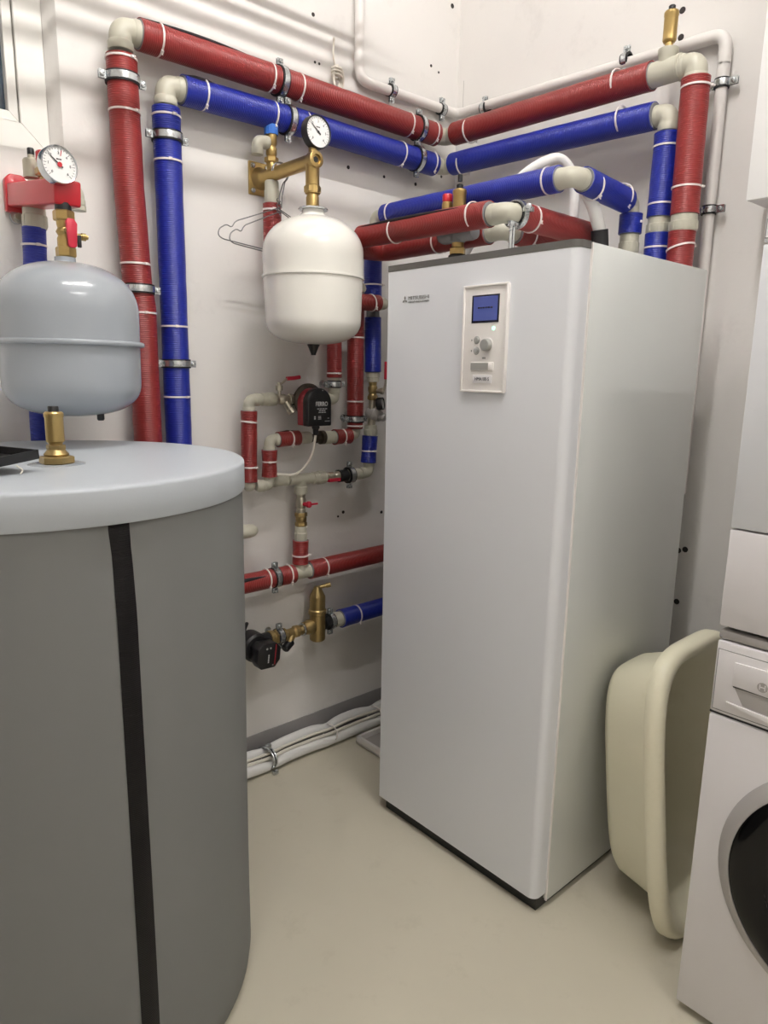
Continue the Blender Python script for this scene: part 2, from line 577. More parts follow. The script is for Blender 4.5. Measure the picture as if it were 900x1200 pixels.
framework('sash_bar', fx0 + .066, fx1 - .066, fz0 + .066, fz1 - .066, .022, yw + .006, yw + .05, M_WFRAME, WN)
MB().bx(fx0 + .08, fx1 - .08, yw + .03, yw + .042, fz0 + .08, fz1 - .08).build('pane', M_GLASS, WN)
MB().bx(fx0 + .05, fx1 - .004, YA + .004, yw - .002, WZ0, WZ0 + .008).build('sill', M_WALL, WN)

# two fluorescent batten lamps on the ceiling (outside the frame; the second is added as fill)
for k, (c, ln, pw) in enumerate(LAMPS):
    c = V(c)
    LP = thing('batten_lamp', (c.x, c.y, ZC), ('white batten lamp on the ceiling over the tall cabinet', 'added white batten fill lamp on the ceiling behind the camera')[k], 'lamp', 'ceiling batten lamps')
    MB().bx(c.x - ln / 2 - .03, c.x + ln / 2 + .03, c.y - .05, c.y + .05, c.z + .02, ZC).build('housing', M_APPL, LP, bevel=.004)
    m = M_LAMP if k == 0 else M_LAMP.copy()
    m.node_tree.nodes['Principled BSDF'].inputs['Emission Strength'].default_value = pw
    MB().tube([c - X1 * ln / 2, c + X1 * ln / 2], .016, 16).build('tube', m, LP)
    for sg in (-1, 1):
        MB().bx(c.x + sg * (ln / 2 + .012) - .012, c.x + sg * (ln / 2 + .012) + .012, c.y - .03, c.y + .03, c.z - .028, c.z + .022).build('lamp_holder', M_APPL, LP)

# clothes airer hanging from the ceiling, above the frame (its rails shade the wall)
CA = thing('clothes_airer', (-.7, .62, 2.545), 'white ceiling clothes airer with straight rails above the frame', 'clothes airer')
for y in (.82, .765, .707, .65, .60, .515, .43):
    MB().tube([(-1.9, y, 2.545), (.16, y, 2.545)], .009, 10).build('rail', M_APPL, CA)
for x in (-1.885, .145):
    MB().bx(x - .008, x + .008, .40, .85, 2.535, 2.555).build('end_frame', M_APPL, CA)
    for y in (.43, .82):
        MB().tube([(x, y, 2.555), (x, y, ZC)], .002, 6).build('cord', M_CABLE, CA)

# ------------------------------------------------------------------ heat pump indoor unit
U = thing('heat_pump_cabinet', (.3, .3, 0), 'tall white floor standing heat pump cabinet with a small blue screen', 'heat pump')
UW, UD, UH = .595, .5925, 1.622
MB().bx(.05, UD, 0.0, UW, .0205, UH - .002).build('body', M_UNITS, U, bevel=.002)
q = MB()
rr = .022
poly = [(.046, UW), (.001, UW)]
poly += [(rr - rr * math.cos(a) , .004 + rr - rr * math.sin(a)) for a in [i * math.pi / 16 for i in range(9)]]
poly += [(.046, .004)]
q.prism(poly, (0, 0, .0418), X1, Y1, 1.606 - .0418)
MB.build(q, 'front_panel', M_UNIT, U, ang=25)
poly2 = [(.12, UW + .001), (.0, UW + .001)] + [(rr - rr * math.cos(a) - .001, .003 + rr - rr * math.sin(a)) for a in [i * math.pi / 16 for i in range(9)]] + [(.046, .003), (.046, .02), (.12, .02)]
MB().prism(poly2, (0, 0, 1.6065), X1, Y1, .0155).build('top_trim', M_TOPSTRIP, U, ang=25)
MB().bx(.02, UD - .01, .012, UW - .012, .0, .042).build('plinth', M_BLACK, U)
MB().bx(.0465, .05, .0, .006, .0205, UH - .002).build('side_panel_lip', M_PANEL, U)
# control panel, set in the front
CP = MB().bx(-.007, .004, .176, .312, 1.298, 1.548).build('control_panel', M_PANEL, U, bevel=.006, bseg=3)
q = MB()
for (a, b, c, d) in ((.176, .181, 1.30, 1.546), (.307, .312, 1.30, 1.546), (.176, .312, 1.298, 1.303), (.176, .312, 1.543, 1.548)):
    q.bx(-.011, -.004, a, b, c, d)
q.build('panel_rim', M_PANEL, CP, bevel=.0015)
MB().bx(-.0085, -.005, .2015, .2845, 1.4605, 1.5245).build('screen_frame', M_SCRF, CP, bevel=.001)
MB().bx(-.0095, -.006, .2055, .2785, 1.4655, 1.5205).build('screen', M_SCREEN, CP)
uu, vv = (0, -1, 0), (0, 0, 1)
dashes('screen_text', (-.0097, .242, 1.495), uu, vv, .046, .0035, M_SCRF, CP, 6)
MB().lathe((-.007, .216, 1.447), (-1, 0, 0), [(.0045, 0), (.004, .0015), (0, .002)], 14).build('indicator_light', M_LED, CP)
for z in (1.421, 1.396):
    MB().lathe((-.006, .2660, z), (-1, 0, 0), [(.0095, 0), (.0095, .0012), (.0075, .0016), (.0073, .004), (.006, .0052), (0, .0055)], 20).build('button', M_GREYB, CP)
    MB().bx(-.0073, -.0069, .280, .283, z - .002, z + .002).build('button_mark', M_INK, CP)
MB().lathe((-.006, .2325, 1.409), (-1, 0, 0), [(.0175, 0), (.0175, .002), (.0155, .0028)], 28).build('knob_ring', M_PANEL, CP)
MB().lathe((-.006, .2325, 1.409), (-1, 0, 0), [(.0145, 0), (.014, .012), (.0125, .014), (0, .0145)], 28).build('knob', M_GREYB, CP)
dashes('panel_mark', (-.0072, .2415, 1.379), uu, vv, .011, .004, M_INK, CP, 2)
MB().bx(-.0095, -.006, .2105, .281, 1.349, 1.3695).build('slot_rim', M_PANEL, CP, bevel=.0015)
MB().bx(-.0102, -.006, .225, .2795, 1.351, 1.3675).build('card_slot', M_GREYB, CP)
MB().bx(-.0108, -.006, .2135, .225, 1.352, 1.3665).build('slot_tab', M_PANEL, CP, bevel=.001)
MB().bx(-.0086, -.006, .2145, .2735, 1.320, 1.339).build('label_plate', M_APPL, CP, bevel=.001)
text('label_text', 'HMA100-S', (-.0088, .244, 1.3295), uu, vv, .012, M_INKD, CP, width=.044)
# maker's mark
q = MB()
for a in (90, 210, 330):
    d = (math.cos(math.radians(a)), math.sin(math.radians(a)))
    e = (-d[1], d[0])
    h = .0055
    pl = [(0, 0), (d[0] * h / 1.0 + e[0] * h * .57, d[1] * h + e[1] * h * .57), (2 * d[0] * h, 2 * d[1] * h), (d[0] * h - e[0] * h * .57, d[1] * h - e[1] * h * .57)]
    q.prism(pl, (-.0002, .5275, 1.5295), (0, -1, 0), (0, 0, 1), .0004)
q.build('three_diamond_mark', M_INK, U, flat=True)
text('maker_name', 'MITSUBISHI', (-.0002, .476, 1.5335), uu, vv, .0125, M_INK, U, width=.076)
text('maker_subtitle', 'HEAVY INDUSTRIES', (-.0002, .476, 1.5235), uu, vv, .0068, M_INK, U, width=.076)

# ------------------------------------------------------------------ buffer tank
TX, TY, TR, TZ = -0.932, 0.574, 0.40, 1.163
TK = thing('buffer_tank', (TX, TY, 0), 'large grey cylindrical buffer tank with a soft jacket and black zip', 'tank')
jr = TR - .006
za = math.atan2(.2133 - TY, -.9226 - TX)          # where the zip runs
q = MB()
nseg, zs = 120, [0.0, .006, .02, .05, .1, .2, .35, .5, .65, .8, .9, 1.0, 1.05, 1.08, 1.10, 1.112]
for z in zs:
    for k in range(nseg):
        a = 2 * math.pi * k / nseg
        da = (a - za + math.pi) % (2 * math.pi) - math.pi
        r = jr
        if z < .05: r -= .012 * (1 - z / .05) ** 2
        r += .004 * math.sin(3 * a + 2.1 * z) * math.sin(2.2 * z + .4)
        if z > .95: r -= .010 * math.exp(-(da / .1) ** 2) * (z - .95) / .15
        q.v.append(V((TX + r * math.cos(a), TY + r * math.sin(a), z)))
for i in range(len(zs) - 1):
    for k in range(nseg):
        k2 = (k + 1) % nseg
        q.face([i * nseg + k, i * nseg + k2, (i + 1) * nseg + k2, (i + 1) * nseg + k])
q.face([k for k in reversed(range(nseg))])
q.face([(len(zs) - 1) * nseg + k for k in range(nseg)])
q.build('jacket', M_JACKET, TK, ang=60)
# zip strip
q = MB()
pts = []
n = 40
for i in range(n + 1):
    z = .004 + (1.108 - .004) * i / n
    w = .0165 + (.0 if z < 1.06 else .004 * (z - 1.06) / .05)
    r = jr + .0035 - (.010 * (z - .95) / .15 if z > .95 else 0) + .004 * math.sin(3 * za + 2.1 * z) * math.sin(2.2 * z + .4)
    if z < .05: r -= .012 * (1 - z / .05) ** 2
    drift = .004
    for s_ in (-1, -.5, 0, .5, 1):
        a = za + (drift + s_ * w) / jr
        rr2 = r + (.0012 if s_ == 0 else 0) - (.0022 if abs(s_) == 1 else 0)
        pts.append(V((TX + rr2 * math.cos(a), TY + rr2 * math.sin(a), z)))
q.v = pts
for i in range(n):
    for k in range(4):
        q.face([i * 5 + k, i * 5 + k + 1, i * 5 + 6 + k, i * 5 + 5 + k], [(k / 4, i / n * 1.1), ((k + 1) / 4, i / n * 1.1), ((k + 1) / 4, (i + 1) / n * 1.1), (k / 4, (i + 1) / n * 1.1)])
q.build('zip_strip', M_ZIP, TK, ang=60)
MB().lathe((TX, TY, TZ - .058), Z1, [(jr - .02, 0), (TR - .002, 0), (TR, .003), (TR, .0525), (TR - .0012, .0560), (TR - .0038, .0580), (TR - .007, .0588), (TR - .03, .059), (0, .059)], 140).build('lid', M_LID, TK, ang=50)

# brass air vent on the tank lid
VX, VY = -.914, .487
AV = thing('tank_air_vent', (VX, VY, TZ), 'brass automatic air vent with black cap standing on the grey tank lid', 'valve')
MB().lathe((VX, VY, TZ), Z1, [(0, 0), (.05, 0), (.05, .0012), (.048, .002), (0, .002)], 40).build('cover_disc', M_VGREY, AV)
MB().hexa((VX, VY, TZ + .002), Z1, .031, .014).build('hex_nut', M_BRASSD, AV, flat=True)
MB().lathe((VX, VY, TZ + .0155), Z1, [(0, 0), (.020, 0), (.022, .004), (.017, .010), (.015, .013)], 20).build('nipple', M_BRASSD, AV)
MB().hexa((VX, VY, TZ + .028), Z1, .017, .009).build('hex_nut', M_BRASSD, AV, flat=True)
MB().lathe((VX, VY, TZ + .036), Z1, [(.0115, 0), (.0125, .004), (.016, .007), (.016, .05), (.017, .052), (.017, .058), (.0145, .061), (0, .0612)], 26).build('float_body', M_BRASS, AV, ang=30)
MB().lathe((VX, VY, TZ + .0965), Z1, [(.0095, 0), (.0095, .009), (.0085, .0105), (0, .0105)], 18).build('vent_cap', M_BLACK, AV)

# black open box lying on the lid at the picture's left edge
BK = thing('black_tray', (-1.08, .45, TZ), 'shallow black plastic tray lying tilted on the grey tank lid', 'tray')
cu, cv = V((.93, .36, 0)).normalized(), V((-.36, .93, 0)).normalized()
cw = V((0, 0, 1))
tc0 = V((-1.080, .426, TZ + .016))
tu = (cu + V((0, 0, .09))).normalized()
tw = tu.cross(cv).normalized()
MB().box(tc0, (.19, .13, .003), tu, cv, tw).build('tray_floor', M_BLACK, BK, bevel=.001)
for sg in (-1, 1):
    MB().box(tc0 + tu * sg * .094 + tw * .007, (.003, .13, .015), tu, cv, tw).build('tray_wall', M_BLACK, BK)
    MB().box(tc0 + cv * sg * .064 + tw * .007, (.19, .003, .015), tu, cv, tw).build('tray_wall', M_BLACK, BK)
MB().tube(bend([tc0 + tu * .05 - cv * .066 - tw * .004, tc0 + tu * .055 - cv * .075 - tw * .012, (tc0 + tu * .05 - cv * .075).to_2d().to_3d() + V((0, 0, TZ + .003))], .01), .0012, 8).build('loose_wire', M_CABLE, BK)

# ------------------------------------------------------------------ expansion vessels
def vessel_prof(Rb, Rt, H, hb, ht, nb, ntp, N=16):
    """bottom dome hb high, straight wall, top dome ht high"""
    pr = [(0, 0)]
    for i in range(1, N + 1):
        a = math.pi / 2 * i / N
        pr.append((Rb * math.sin(a) ** (2 / nb), hb - hb * math.cos(a) ** (2 / nb)))
    for i in range(0, N):
        a = math.pi / 2 * i / N
        pr.append((Rt * math.cos(a) ** (2 / ntp), H - ht + ht * math.sin(a) ** (2 / ntp)))
    return pr

GX, GY = -.772, .80
GV = thing('expansion_vessel', (GX, GY, 1.231), 'grey enamelled expansion vessel hanging above the grey tank', 'vessel')
g0, g1 = 1.231, 1.566
R = .149
pr = vessel_prof(R * .985, R, g1 - g0, .080, .110, 2.5, 2.35)
pr += [(.03, g1 - g0 - .004), (.022, g1 - g0 + .001), (.0215, g1 - g0 + .010), (0, g1 - g0 + .010)]
pr = [p for p in pr if not (p[1] > g1 - g0 - .004 and p[0] > .0301)]
MB().lathe((GX, GY, g0), Z1, pr, 90).build('shell', M_VGREY, GV, ang=50)
MB().lathe((GX, GY, 1.392), Z1, [(R - .006, -.006), (R + .006, -.0055), (R + .0085, -.003), (R + .0085, .003), (R + .006, .0055), (R - .006, .006)], 90).build('seam_ring', M_VGREY, GV, ang=50)
MB().lathe((GX + .035, GY - .06, g0 + .001), (0, 0, -1), [(.008, -.008), (.008, .006), (.006, .009), (0, .009)], 14).build('valve_cap', M_BLACK, GV)

WXc, WYc = -.10, .80
WV = thing('expansion_vessel', (WXc, WYc, 1.413), 'cream white expansion vessel hung from a brass bracket', 'vessel')
w0, w1 = 1.416, 1.762
R = .141
pr = vessel_prof(R * .965, R, w1 - w0, .072, .105, 2.5, 2.2)
pr = [p for p in pr if not (p[1] > (w1 - w0) * .5 and p[0] < .045)]
pr += [(.040, w1 - w0 - .001), (.032, w1 - w0 + .006), (.030, w1 - w0 + .016), (0, w1 - w0 + .016)]
MB().lathe((WXc, WYc, w0), Z1, pr, 90).build('shell', M_VWHITE, WV, ang=50)
MB().lathe((WXc, WYc, 1.598), Z1, [(R - .004, -.004), (R + .0018, -.003), (R + .0026, 0), (R + .0018, .003), (R - .004, .004)], 90).build('seam_ring', M_VWHITE, WV, ang=60)
MB().lathe((WXc, WYc, 1.777), Z1, [(.028, 0), (.040, .001), (.0415, .003), (.040, .005), (.02, .0055), (0, .0055)], 36).build('neck_flange', M_STEEL, WV)
MB().lathe((WXc, WYc, 1.4165), (0, 0, -1), [(.018, -.004), (.018, .003), (.016, .006), (.0075, .026), (.007, .030), (0, .030)], 18).build('valve_cap', M_BLACK, WV, ang=30)

# ------------------------------------------------------------------ red safety group over the grey vessel
SG = thing('safety_group', (-.785, 1.07, 1.70), 'red boiler safety group bracket with pressure gauge above grey vessel', 'safety group')
e0, e1 = V((-.786, 1.045, 1.738)), V((-.762, .782, 1.708))
ad = (e1 - e0).normalized()
au = (Z1 - ad * Z1.dot(ad)).normalized()
al = ad.cross(au)
MB().prism([(-.026, -.043), (.026, -.043), (.026, .03), (.014, .043), (-.014, .043), (-.026, .03)], (-.790, 1.069, 1.745), (1, 0, 0), (0, 0, 1), .022).build('wall_plate', M_REDP, SG, bevel=.004)
MB().box((e0 + e1) / 2, (.058, (e1 - e0).length, .052), al, ad, au).build('arm', M_REDP, SG, bevel=.005, bseg=3)
MB().cyl((-.792, 1.066, 1.693), (0, -1, 0), .016, .016, 18).build('plate_bolt', M_STEEL, SG)
MB().hexa((-.792, 1.05, 1.693), (0, -1, 0), .009, .006).build('plate_bolt', M_NICKEL, SG, flat=True)
arm_at = lambda t: e0.lerp(e1, t)
p = arm_at(.30) + au * .026
o = MB().lathe(p, Z1, [(0, 0), (.009, 0), (.009, .008), (.019, .011), (.019, .048), (.0165, .052), (.0075, .053), (.0075, .061), (0, .061)], 26).build('air_vent', M_NICKEL, SG, ang=30)
MB().lathe(p + Z1 * .061, Z1, [(.0075, 0), (.0075, .013), (.006, .015), (0, .015)], 14).build('vent_cap', M_BLACK, o)
p = arm_at(.58) + au * .026
o = MB().lathe(p, Z1, [(.013, 0), (.013, .008), (.017, .009), (.017, .016)], 22).build('relief_valve', M_BRASSD, SG)
MB().hexa(p + Z1 * .012, Z1, .023, .016).build('valve_nut', M_BRASSD, o, flat=True)
MB().lathe(p + Z1 * .027, Z1, [(.014, 0), (.014, .013), (.0, .013)], 18).build('valve_neck', M_BLACK, o)
MB().lathe(p + Z1 * .040, Z1, [(.0175, 0), (.0185, .004), (.0185, .02), (.016, .023), (0, .023)], 12).build('relief_cap', M_REDP, o, ang=20)
p = arm_at(.92) + au * .024
MB().tube([p, p + Z1 * .02], .007, 14).build('gauge_stem', M_BRASSD, SG)
gauge(SG, (-.782, .762, 1.757), (.10, -1, .05), .0385, .024, M_CHROME, needle=2.45, red=True)
elbow(SG, (-.715, .86, 1.735), (-1, 0, 0), (0, 0, -1), .014, .034)
run(SG, (-.715, .86, 1.70), (-.715, .86, 1.69), .0165, name='outlet_socket')
# shut off valve below the arm
bx_, by_ = GX + .003, GY
MB().cyl((bx_, by_, 1.668), Z1, .017, .02, 20).build('valve_neck', M_BLACK, SG)
MB().hexa((bx_, by_, 1.652), Z1, .0225, .021).build('valve_nut', M_BRASS, SG, flat=True)
MB().lathe((bx_, by_, 1.595), Z1, [(0, 0), (.0165, 0), (.0165, .02), (.014, .026), (.018, .034), (.014, .042), (.016, .05), (.016, .06)], 22).build('valve_body', M_BRASS, SG)
MB().hexa((bx_, by_, 1.577), Z1, .0215, .021).build('valve_nut', M_BRASS, SG, flat=True)
MB().cyl((bx_, by_ - .012, 1.63), (0, -1, 0), .007, .016, 14).build('valve_spindle', M_BRASSD, SG)
MB().prism([(-.011, .016), (-.006, .022), (.006, .022), (.013, .012), (.010, -.034), (.006, -.038), (-.004, -.038), (-.008, -.034)], (bx_ + .004, by_ - .026, 1.632), (1, 0, 0), (0, 0, 1), .007).build('valve_handle', M_REDH, SG, bevel=.0015)
MB().lathe((bx_ + .012, by_, 1.624), (1, 0, 0), [(0, 0), (.009, 0), (.009, .012), (.006, .014), (.006, .022), (.008, .023), (.008, .032), (.005, .033), (.005, .037), (0, .037)], 16).build('drain_cock', M_BRASS, SG)
MB().box((bx_ + .026, by_ - .012, 1.612), (.008, .006, .026)).build('drain_lever', M_BLACK, SG, bevel=.001)

# ------------------------------------------------------------------ brass bracket over the white vessel
BB = thing('brass_bracket', (-.10, 1.07, 1.905), 'brass wall bracket manifold carrying the white vessel and a gauge', 'bracket')
o = MB().bx(-.142, -.066, 1.063, 1.07, 1.857, 1.950).build('wall_plate', M_BRASS, BB, bevel=.0015)
for (x, z) in ((-.129, 1.938), (-.129, 1.869), (-.079, 1.938), (-.079, 1.869)):
    MB().lathe((x, 1.063, z), (0, -1, 0), [(.008, 0), (.007, .003), (.003, .0035), (.002, .0015), (0, .0015)], 14).build('screw', M_STEEL, o)
MB().lathe((-.103, 1.063, 1.905), (0, -1, 0), [(.032, 0), (.026, .01), (.021, .018), (.0185, .024), (.0185, .262), (.022, .263), (.022, .284), (.018, .286), (.013, .286), (.0125, .279), (0, .279)], 32).build('arm', M_BRASS, BB, ang=30)
MB().hexa((-.103, .786, 1.905), (0, -1, 0), .0085, .003).build('end_socket', M_BLACK, BB, flat=True)
MB().lathe((WXc - .002, WYc, 1.79), Z1, [(0, -.006), (.018, -.006), (.018, .02), (.0165, .024), (.0165, .028), (.021, .03), (.021, .05), (.019, .052), (.019, .10), (.021, .104)], 24).build('vessel_nipple', M_BRASS, BB, ang=30)
MB().hexa((WXc - .002, WYc, 1.822), Z1, .0235, .018).build('nipple_nut', M_BRASS, BB, flat=True)
MB().hexa((WXc, WYc, 1.921), Z1, .0125, .022).build('gauge_stem', M_BRASS, BB, flat=True)
gauge(BB, (-.094, .782, 1.976), (.02, -1, 0), .0425, .026, M_BLACK, needle=2.5)
# safety valve with blue cap
sx, sy = -.104, 1.0
o = MB().lathe((sx, sy, 1.915), Z1, [(.015, 0), (.0145, .03), (.012, .036), (.016, .045), (.016, .06), (.013, .066), (.0165, .074), (.0165, .098), (0, .098)], 22).build('safety_valve', M_BRASS, BB, ang=30)
MB().hexa((sx, sy, 1.938), Z1, .0205, .014).build('valve_nut', M_BRASS, o, flat=True)
MB().lathe((sx, sy, 2.012), Z1, [(.0195, 0), (.0205, .003), (.0205, .024), (.018, .028), (0, .028)], 14).build('blue_cap', M_BLUEC, o, ang=20)
elbow(BB, (-.152, 1.0, 1.988), (1, 0, 0), (0, 0, -1), .0165, .036)
run(BB, (-.152, 1.0, 1.955), (-.152, 1.0, 1.950), .0178, name='outlet_socket')
coupling(BB, (sx, sy, 1.888), (0, 0, -1), .0205, .062)
# red feed below it, behind the vessel and on to the pump
RF = thing('insulated_pipe', (sx, sy, 1.3), 'red insulated pipe dropping behind the white vessel to the pump outlet', 'pipe')
sleeve(RF, [(sx, sy, 1.824), (sx, sy, 1.60)], .0275, M_RED)
tie(RF, (sx, sy, 1.806), Z1, .0275, head=-.4)
elbow(RF, (sx, sy, 1.55), (0, 0, 1), (1, 0, 0), .017, .04)
sleeve(RF, [(sx + .045, sy, 1.55), (.085, sy, 1.55)], .0275, M_RED)
elbow(RF, (.131, sy, 1.55), (-1, 0, 0), (0, 0, -1), .017, .04)
sleeve(RF, [(.131, sy, 1.505), (.131, sy, 1.322)], .0245, M_RED, flare=.05)
tie(RF, (.131, sy, 1.336), Z1, .0245)
clamp(RF, (.131, sy, 1.300), Z1, .019, Y1, .07)
run(RF, (.131, sy, 1.33), (.131, sy, 1.28), .0185)

# ------------------------------------------------------------------ the two big loops round the corner
def big(name, m, label, xl, zl, xb, yr, zr, r, yb, xr):
    t = thing(name, (xl, 1.005, 0), label, 'pipe', 'large insulated pipe loops')
    return t
R1 = thing('insulated_pipe', (-.532, 1.005, 0), 'upper red insulated pipe loop rising behind the tank and round the room corner', 'pipe')
ya, rb = 1.005, .0375
sleeve(R1, [(-.512, ya, .30), (-.516, ya, 1.50), (-.524, ya, 1.56), (-.534, ya, 1.80), (-.537, ya, 2.100)], rb, M_RED)
elbow(R1, (-.537, ya, 2.163), (0, 0, -1), (1, 0, 0), .0275, .052)
sleeve(R1, [(-.490, ya, 2.163), (-.06, ya, 2.166), (.577, ya, 2.163)], rb, M_RED, seam=(.45, .0, .30))
for z, x in ((2.092, -.537), (1.972, -.536), (1.608, -.527), (1.485, -.516)):
    tie(R1, (x, ya, z), Z1, rb, head=random.uniform(-.5, .5))
clamp(R1, (-.537, ya, 2.047), Z1, rb, Y1, .065)
clamp(R1, (-.522, ya, 1.546), Z1, rb, Y1, .065)
for x in (-.439, -.106, -.006, .441, .560): tie(R1, (x, ya, 2.165), X1, rb, head=2.6 + random.uniform(-.3, .3))
for x in (-.069, .494): clamp(R1, (x, ya, 2.165), X1, rb, Y1, .065)
elbow(R1, (.626, ya, 2.163), (-1, 0, 0), (0, -1, 0), .0275, .046, col=1.06)
sleeve(R1, [(.626, .956, 2.165), (.626, .223, 2.152)], rb, M_RED)
for y in (.885, .328): tie(R1, (.626, y, 2.160), Y1, rb, head=2.2)
# tee with air vent
q = MB().tube([(.626, .232, 2.152), (.626, .135, 2.152)], .0315, 24)
q.lathe((.626, .182, 2.152), Z1, [(.026, 0), (.024, .038), (.0265, .042), (.0265, .054), (.02, .056), (0, .056)], 24)
q.lathe((.626, .138, 2.152), Y1, [(.031, 0), (.034, .002), (.034, .008), (.031, .010)], 24)
q.build('tee', M_PPR, R1, ang=40)
air_vent(R1, (.626, .182, 2.206), .0178, .105)
elbow(R1, (.626, .099, 2.150), (0, 1, 0), (0, 0, -1), .0285, .048, col=1.1)
sleeve(R1, [(.626, .098, 2.112), (.626, .094, 1.775)], .0365, M_RED, flare=.03)
coupling(R1, (.626, .094, 1.776), (0, 0, -1), .0345, .045)
sleeve(R1, [(.626, .096, 1.732), (.626, .096, 1.30)], .035, M_RED, flare=.03)
for z in (2.09, 1.844): tie(R1, (.626, .096, z), Z1, .0365, head=.3)
tie(R1, (.626, .096, 1.69), V((.0, .25, 1)), .036, head=.9)

B1 = thing('insulated_pipe', (-.424, 1.005, 0), 'upper blue insulated pipe loop running under the red one round the corner', 'pipe')
sleeve(B1, [(-.424, ya, .30), (-.424, ya, 2.008)], rb - .0015, M_BLUE)
elbow(B1, (-.424, ya, 2.064), (0, 0, -1), (1, 0, 0), .0265, .050)
sleeve(B1, [(-.378, ya, 2.064), (.02, ya, 2.070), (.573, ya, 2.064)], rb, M_BLUE, seam=(.55, .0, .12))
for z in (1.988, 1.878, 1.455, 1.264): tie(B1, (-.424, ya, z), Z1, rb - .0015, head=random.uniform(-.6, .6))
for z in (1.938, 1.355): clamp(B1, (-.424, ya, z), Z1, rb - .0015, Y1, .065)
for x in (-.318, -.099, .015, .409, .556): tie(B1, (x, ya, 2.067), X1, rb, head=2.5 + random.uniform(-.3, .3))
for x in (-.043, .489): clamp(B1, (x, ya, 2.067), X1, rb, Y1, .065)
elbow(B1, (.622, ya, 2.064), (-1, 0, 0), (0, -1, 0), .0265, .046, col=1.06)
sleeve(B1, [(.622, .956, 2.066), (.624, .5, 2.056), (.63, .207, 2.049)], rb - .001, M_BLUE)
for y in (.908, .303): tie(B1, (.623, y, 2.058), Y1, rb - .001, head=2.3)
elbow(B1, (.636, .168, 2.048), (0, 1, 0), (0, 0, -1), .0265, .046, col=1.06)
sleeve(B1, [(.640, .170, 1.998), (.640, .173, 1.782)], .0345, M_BLUE, flare=.03)
coupling(B1, (.640, .173, 1.782), (0, 0, -1), .031, .045)
sleeve(B1, [(.640, .173, 1.738), (.640, .173, 1.30)], .034, M_BLUE, flare=.03)
for z in (1.964, 1.815): tie(B1, (.640, .171, z), Z1, .0345, head=.3)
tie(B1, (.640, .173, 1.70), Z1, .034)

# blue riser behind the grey vessel
B0 = thing('insulated_pipe', (-.78, 1.0, 0), 'short blue insulated pipe under the red safety group behind grey vessel', 'pipe')
coupling(B0, (-.772, .992, 1.712), (0, 0, -1), .0255, .052)
sleeve(B0, [(-.775, .992, 1.662), (-.790, 1.0, 1.20), (-.795, 1.0, .60)], .0265, M_BLUE)
tie(B0, (-.777, .993, 1.622), Z1, .0265)

# ------------------------------------------------------------------ pipes over the white cabinet
B2 = thing('insulated_pipe', (.31, .97, 1.0), 'blue insulated pipe crossing above the white cabinet down to valve set', 'pipe')
bx2, by2, bz2 = .3127, 1.0, 1.850
sleeve(B2, [(.293, by2, 1.800), (.295, by2, 1.585)], .0305, M_BLUE)
tie(B2, (.294, by2, 1.795), Z1, .0305)
tie(B2, (.295, by2, 1.631), Z1, .0305, head=.6)
run(B2, (.295, by2, 1.60), (.297, by2, 1.51), .022, M_FOAM)
sleeve(B2, [(.297, by2, 1.525), (.300, by2, 1.343)], .0285, M_BLUE)
elbow(B2, (.303, by2, bz2), (0, 0, -1), (0, -1, 0), .0205, .045)
sleeve(B2, [(.308, .958, bz2), (bx2, .6, bz2 - .004), (bx2, .284, 1.843)], .0335, M_BLUE, seam=(-.95, .05, .93))
tie(B2, (.309, .925, bz2), Y1, .0335, head=2.4)
tie(B2, (bx2, .318, 1.844), Y1, .0335, head=2.4)
elbow(B2, (bx2, .243, 1.842), (0, 1, 0), (1, 0, 0), .0255, .046, col=1.05)
sleeve(B2, [(.362, .243, 1.842), (.575, .243, 1.826)], .0335, M_BLUE)
for x in (.405, .552): tie(B2, (x, .243, 1.833), X1, .0335, head=2.4)
elbow(B2, (.609, .243, 1.826), (-1, 0, 0), (0, 0, -1), .021, .038, col=1.03)
sleeve(B2, [(.609, .243, 1.795), (.609, .243, 1.742)], .030, M_BLUE, flare=.06)
tie(B2, (.609, .243, 1.772), Z1, .029)
coupling(B2, (.609, .243, 1.742), (0, 0, -1), .026, .056)
sleeve(B2, [(.609, .243, 1.686), (.609, .243, 1.30)], .028, M_BLUE)

R2 = thing('insulated_pipe', (.16, .9, 1.2), 'front red insulated pipe bending above the white cabinet', 'pipe')
rz = 1.752
elbow(R2, (.16, .94, rz), (0, -1, 0), (0, 0, -1), .018, .04)
sleeve(R2, [(.16, .90, rz + .003), (.16, .6, rz), (.16, .384, rz - .004)], .0335, M_RED, seam=(.75, .05, .85))
run(R2, (.16, .94, 1.71), (.19, 1.0, 1.60), .018)
for y in (.745, .44): tie(R2, (.16, y, rz), Y1, .0335, head=2.0)
elbow(R2, (.16, .3315, 1.745), (0, 1, 0), (1, 0, 0), .0255, .048, col=1.05)
sleeve(R2, [(.213, .3315, 1.745), (.58, .3315, 1.742)], .0335, M_RED)
for x in (.262, .555): tie(R2, (x, .3315, 1.744), X1, .0335, head=1.9)
R3 = thing('insulated_pipe', (.255, .95, 1.2), 'rear red insulated pipe lying just below and behind front red one', 'pipe')
sleeve(R3, bend([(.09, .935, 1.729), (.277, .935, 1.729), (.277, .484, 1.731)], .06, 8), .0325, M_RED)
tie(R3, (.277, .68, 1.730), Y1, .0325, head=2.2)
elbow(R3, (.277, .4335, 1.731), (0, 1, 0), (1, 0, 0), .025, .048, col=1.05)
sleeve(R3, [(.33, .4335, 1.731), (.585, .4335, 1.731)], .0325, M_RED)
tie(R3, (.388, .4335, 1.731), X1, .0325, head=2.4)

